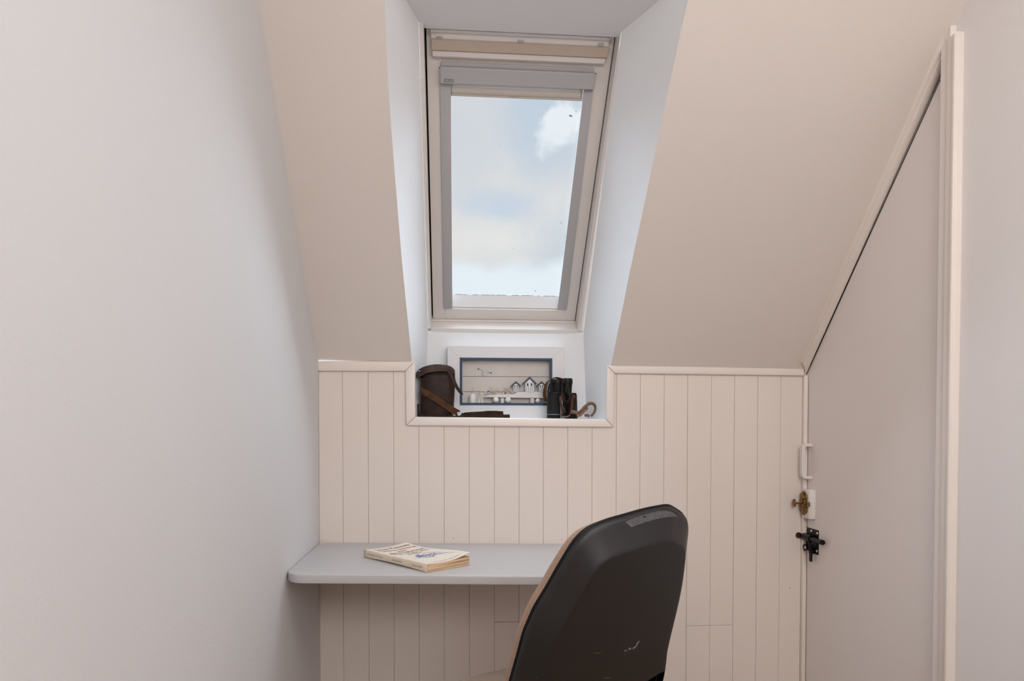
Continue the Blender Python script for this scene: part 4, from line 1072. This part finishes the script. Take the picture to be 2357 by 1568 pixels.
# even resampling of the closed outline
cl = [Vector((a, b, 0)) for a, b in outl]
cl = [p for i, p in enumerate(catmull(cl+[cl[0]], 4)[:-1])]
UC, VC = .022, -.045
def wrap(u, v): return -.28*(u-UC)**2
def back_pt(u, v, w): return PC+Wv*u+Uv*v+Nv*(w+wrap(u, v))
def ringed(name, rings, m, par, uvs=False, capin=True):
    V = []; F_ = []; UVs = []
    n = len(cl); acc = [0.]
    for i in range(1, n): acc.append(acc[-1]+(cl[i]-cl[i-1]).length)
    dist = 0
    for ri, (s, w) in enumerate(rings):
        if ri: dist += math.hypot((rings[ri][0]-rings[ri-1][0])*.2, rings[ri][1]-rings[ri-1][1])
        for i, p in enumerate(cl):
            u = UC+(p.x-UC)*s; v_ = VC+(p.y-VC)*s if s > .5 else VC+(p.y-VC)*s
            V.append(back_pt(u, v_, w)); UVs.append((acc[i], dist))
    for i in range(len(rings)-1):
        for k in range(n): F_.append((i*n+k, i*n+(k+1) % n, (i+1)*n+(k+1) % n, (i+1)*n+k))
    if capin:
        V.append(back_pt(UC, VC, rings[-1][1])); UVs.append((acc[-1]/2, dist+.1))
        c = len(V)-1; b = (len(rings)-1)*n
        for k in range(n): F_.append((b+k, b+(k+1) % n, c))
    return V, F_, UVs
shell_r = [(.985, -.006), (1.0, -.003), (1.0, .003), (.985, .008), (.965, .0115), (.92, .0195), (.86, .031), (.82, .0395), (.80, .0435), (.792, .0445), (.78, .0448), (.74, .0450), (.55, .0440), (.3, .0432), (.1, .043)]
V_, F_, _ = ringed('s', shell_r, None, None)
sh = obj('back_shell', V_, F_, M_black, ch, smooth='all')
sh['label'] = 'black plastic back shell'
md = sh.modifiers.new('sol', 'SOLIDIFY'); md.thickness = .004; md.offset = -1
# slot near the bottom of the shell
def cut_poly():
    e1 = [cpix(1524, 1534, .02), cpix(1506, 1541, .02), cpix(1455, 1568, .02)]
    r = [(e1[0][0], e1[0][1]), (e1[1][0], e1[1][1]), (e1[2][0], e1[2][1]), (.06, e1[2][1]-.022), (-.02, e1[2][1]-.028), (-.08, e1[2][1]-.018), (-.16, e1[1][1]), (-.19, e1[0][1])]
    return r+[(-.185, -.31), (.228, -.31)]
cpn = cut_poly()
v, f = prism([PC+Wv*a+Uv*b+Nv*(-.03) for a, b in cpn], Nv*.10)
cut = obj('slot_cutter', v, f, M_black)
bm_ = sh.modifiers.new('b', 'BOOLEAN'); bm_.object = cut; bm_.operation = 'DIFFERENCE'; bm_.solver = 'EXACT'
bpy.context.view_layer.update()
me2 = bpy.data.meshes.new_from_object(sh.evaluated_get(bpy.context.evaluated_depsgraph_get()))
sh.modifiers.clear(); sh.data = me2; sh.data.name = 'back_shell'
for p in me2.polygons: p.use_smooth = True
me2.set_sharp_from_angle(angle=math.radians(50))
bpy.data.objects.remove(cut)
# dark lining behind the slot + carrier bar
pobj('shell_lining', [back_pt(a, b, -.004) for a, b in ((-.20, -.185), (.238, -.185), (.235, -.33), (-.195, -.33))], Nv*.002, M_blackm, ch)
pobj('carrier_bar', [PC+Wv*a+Uv*b+Nv*.004 for a, b in ((-.045, -.50), (.085, -.50), (.085, -.22), (-.045, -.22))], Nv*.012, M_blackm, ch, bevel=.003)
tube('carrier_rod', [PC+Wv*a+Uv*b+Nv*.014 for a, b in ((.12, -.262), (.16, -.252), (.205, -.245))], .008, M_black, ch)
# upholstered front cushion
cush = [(.975, -.006), (.985, -.009), (.998, -.016), (.998, -.025), (.982, -.034), (.95, -.040), (.88, -.043), (.6, -.043), (.2, -.042)]
V_, F_, UVs = ringed('c', cush, None, None)
V_ = [p-Uv*.012*max(0, min(1, ((p-PC).dot(Uv)-.10)/.12)) for p in V_]
cu = obj('back_cushion', V_, F_, M_knit, ch, smooth='all', uv=UVs)
cu['label'] = 'beige knitted cushion'
# black piping between shell and cushion
V_, F_, _ = ringed('p', [(.97, -.002), (1.006, -.0045), (1.012, -.0075), (1.006, -.0105), (.97, -.012)], None, None, capin=False)
obj('edge_piping', V_, F_, M_blackm, ch, smooth='all')
# old tape residue along the top of the shell
tp = [(1438, 1202), (1450, 1196), (1475, 1190), (1500, 1181.5), (1520, 1176.5), (1535, 1175.5), (1547, 1179), (1556, 1189), (1540, 1190), (1515, 1194), (1487, 1200), (1453, 1214)]
def shell_hit(px, py):
    dg = bpy.context.evaluated_depsgraph_get()
    bpy.context.view_layer.update()
    return None
from mathutils.bvhtree import BVHTree
bvh = BVHTree.FromPolygons([v_.co.copy() for v_ in me2.vertices], [tuple(p.vertices) for p in me2.polygons])
def hit(px, py, lift=.0006):
    d = Vector(ray(px, py)).normalized(); r = bvh.ray_cast(Vector(EYE), d)
    if r[0] is None: return None
    n = r[1] if r[1].dot(d) < 0 else -r[1]
    return r[0]+n*lift
def decal(name, top, bot, m, n=24, par=sh, rows=4, jag=0.):
    def samp(P, t):
        L_ = [0]; 
        for a, b in zip(P, P[1:]): L_.append(L_[-1]+math.hypot(b[0]-a[0], b[1]-a[1]))
        return np.interp(t*L_[-1], L_, [p[0] for p in P]), np.interp(t*L_[-1], L_, [p[1] for p in P])
    V = []; F_ = []
    for i in range(n+1):
        a = samp(top, i/n); b = samp(bot, i/n); j = random.uniform(-jag, jag)
        for k in range(rows+1):
            x = a[0]+(b[0]-a[0])*k/rows; y = a[1]+(b[1]-a[1])*k/rows+(j if k in (0, rows) else 0); V.append(hit(x, y))
    for i in range(n):
        for k in range(rows):
            q = (i*(rows+1)+k, (i+1)*(rows+1)+k, (i+1)*(rows+1)+k+1, i*(rows+1)+k+1)
            if all(V[z] is not None for z in q): F_.append(q)
    V = [v_ if v_ is not None else PC for v_ in V]
    return obj(name, V, F_, m, par, recalc=False)
o = decal('tape_residue', [(1438, 1202), (1458, 1193.5), (1485, 1185), (1510, 1178), (1530, 1175.5), (1545, 1178), (1556, 1186)], [(1453, 1214), (1475, 1206), (1500, 1198), (1520, 1193), (1540, 1190), (1550, 1189.5), (1560, 1190)], M_tape, jag=.5)
o['label'] = 'grey strip of old tape residue'
lathe('rub_mark', [(.0035, 0), (.0035, .0004)], M_black, sh, 10, frame_at(hit(1483, 1191, .001), Nv))
sc_ = []
def scratch(P, w0):
    for (x0, y0), (x1, y1) in zip(P, P[1:]):
        q = [hit(x0, y0-w0), hit(x1, y1-w0), hit(x1, y1+w0), hit(x0, y0+w0)]
        if all(a is not None for a in q): sc_.append((q, [(0, 1, 2, 3)]))
scratch([(1464, 1485), (1468, 1480), (1471, 1476)], 2.2); scratch([(1456, 1493), (1461, 1490), (1466, 1485)], 1.8); scratch([(1446, 1495), (1449, 1492.5), (1452, 1494)], 1.8)
scratch([(1437, 1500), (1440, 1496), (1442, 1499)], 1.6); scratch([(1437.5, 1507), (1438.5, 1506)], 1.2); scratch([(1366, 1503.6), (1383, 1502.8)], .35); scratch([(1390, 1561), (1405, 1560.4)], .4)
for px, py in ((1328, 1422), (1331, 1435), (1429, 1245), (1240, 1534), (1236, 1560)): scratch([(px, py), (px+1.2, py+.6)], .5)
V_, F_ = merge(sc_); tag(obj('scratches', V_, F_, M_scr, sh, recalc=False), kind='stuff')

# seat cushion
def supel(a, b, t, e): c, s = math.cos(t), math.sin(t); return a*math.copysign(abs(c)**(2/e), c), b*math.copysign(abs(s)**(2/e), s)
ZSeat = .488
V_ = []; F_ = []; UVs = []
prof = [(.90, -.075), (.97, -.066), (1.0, -.045), (1.0, -.025), (.975, -.008), (.93, .0), (.80, .004), (.5, .002), (.15, -.002)]
SG = 72
for s, h in prof:
    for k in range(SG):
        a, b = supel(.235*s, .225*s, 2*math.pi*k/SG, 3.0); fall = -.035*max(0, b/.225)**3*(s if s > .5 else 0)
        p = seatc+Wv*a+Fv*b; V_.append((p.x, p.y, ZSeat+h+fall)); UVs.append((a, b+h))
for i in range(len(prof)-1):
    for k in range(SG): F_.append((i*SG+k, i*SG+(k+1) % SG, (i+1)*SG+(k+1) % SG, (i+1)*SG+k))
V_.append((seatc.x, seatc.y, ZSeat-.002)); UVs.append((0, 0)); b = (len(prof)-1)*SG
for k in range(SG): F_.append((b+k, b+(k+1) % SG, len(V_)-1))
M_knit2 = M_knit.copy(); M_knit2.name = 'seat_knit'
so = obj('seat_cushion', V_, F_, M_knit2, ch, smooth='all', uv=UVs); so['label'] = 'beige knitted seat cushion'
br2 = [n for n in M_knit2.node_tree.nodes if n.type == 'TEX_BRICK'][0]
br2.inputs['Color1'].default_value = (.42, .30, .215, 1); br2.inputs['Color2'].default_value = (.38, .27, .19, 1); br2.inputs['Mortar'].default_value = (.20, .13, .09, 1)
V_ = []; F_ = []
for s, h in ((.6, -.105), (.88, -.098), (.97, -.07), (.95, -.060), (.5, -.060)):
    for k in range(SG):
        a, b = supel(.235*s, .225*s, 2*math.pi*k/SG, 3.0); fall = -.03*max(0, b/.225)**3*s
        p = seatc+Wv*a+Fv*b; V_.append((p.x, p.y, ZSeat+h+fall))
for i in range(4):
    for k in range(SG): F_.append((i*SG+k, i*SG+(k+1) % SG, (i+1)*SG+(k+1) % SG, (i+1)*SG+k))
F_ += [tuple(range(SG))[::-1], tuple(4*SG+k for k in range(SG))]
obj('seat_shell', V_, F_, M_black, ch, smooth=True)
# mechanism, gas column, five-star base with castors
box('mechanism', (-.06, -.16, ZSeat-.15), (.06, .10, ZSeat-.10), M_blackm, ch, bevel=.008, fr=(Vector((seatc.x, seatc.y, 0)), Wv, Fv, Vector((0, 0, 1))))
low = PC+Wv*.02+Uv*-.49+Nv*.01
ribbon('back_bar', [low+Uv*.10, low, low+Fv*.03+Vector((0, 0, -.04)), Vector((seatc.x, seatc.y, ZSeat-.125))-Fv*.14], .06, .012, M_blackm, ch, side=Wv, n=6)
lathe('gas_column', [(.028, .10), (.028, .24), (.015, .245), (.015, ZSeat-.14)], M_blackm, ch, 24, frame_at((seatc.x, seatc.y, 0), (0, 0, 1)))
for k in range(5):
    a = math.radians(72*k+20); d = Vector((math.cos(a), math.sin(a), 0)); s0 = Vector((seatc.x, seatc.y, 0))
    lg = ribbon('base_leg', [s0+d*.02+Vector((0, 0, .13)), s0+d*.14+Vector((0, 0, .11)), s0+d*.27+Vector((0, 0, .075))], .045, .028, M_black, ch, side=d.cross(Vector((0, 0, 1))), n=5, taper=lambda t: 1-.4*t)
    w = s0+d*.265
    for sg in (-1, 1):
        t_ = d.cross(Vector((0, 0, 1)))
        lathe('castor_wheel', [(.020, 0), (.0255, .003), (.0255, .015), (.020, .018)], M_blackm, lg, 20, frame_at(w+t_*(.004 if sg > 0 else -.022)+Vector((0, 0, .0255)), t_))
    lathe('castor_stem', [(.006, 0), (.006, .03)], M_blackm, lg, 10, frame_at(w+Vector((0, 0, .045)), (0, 0, 1)))
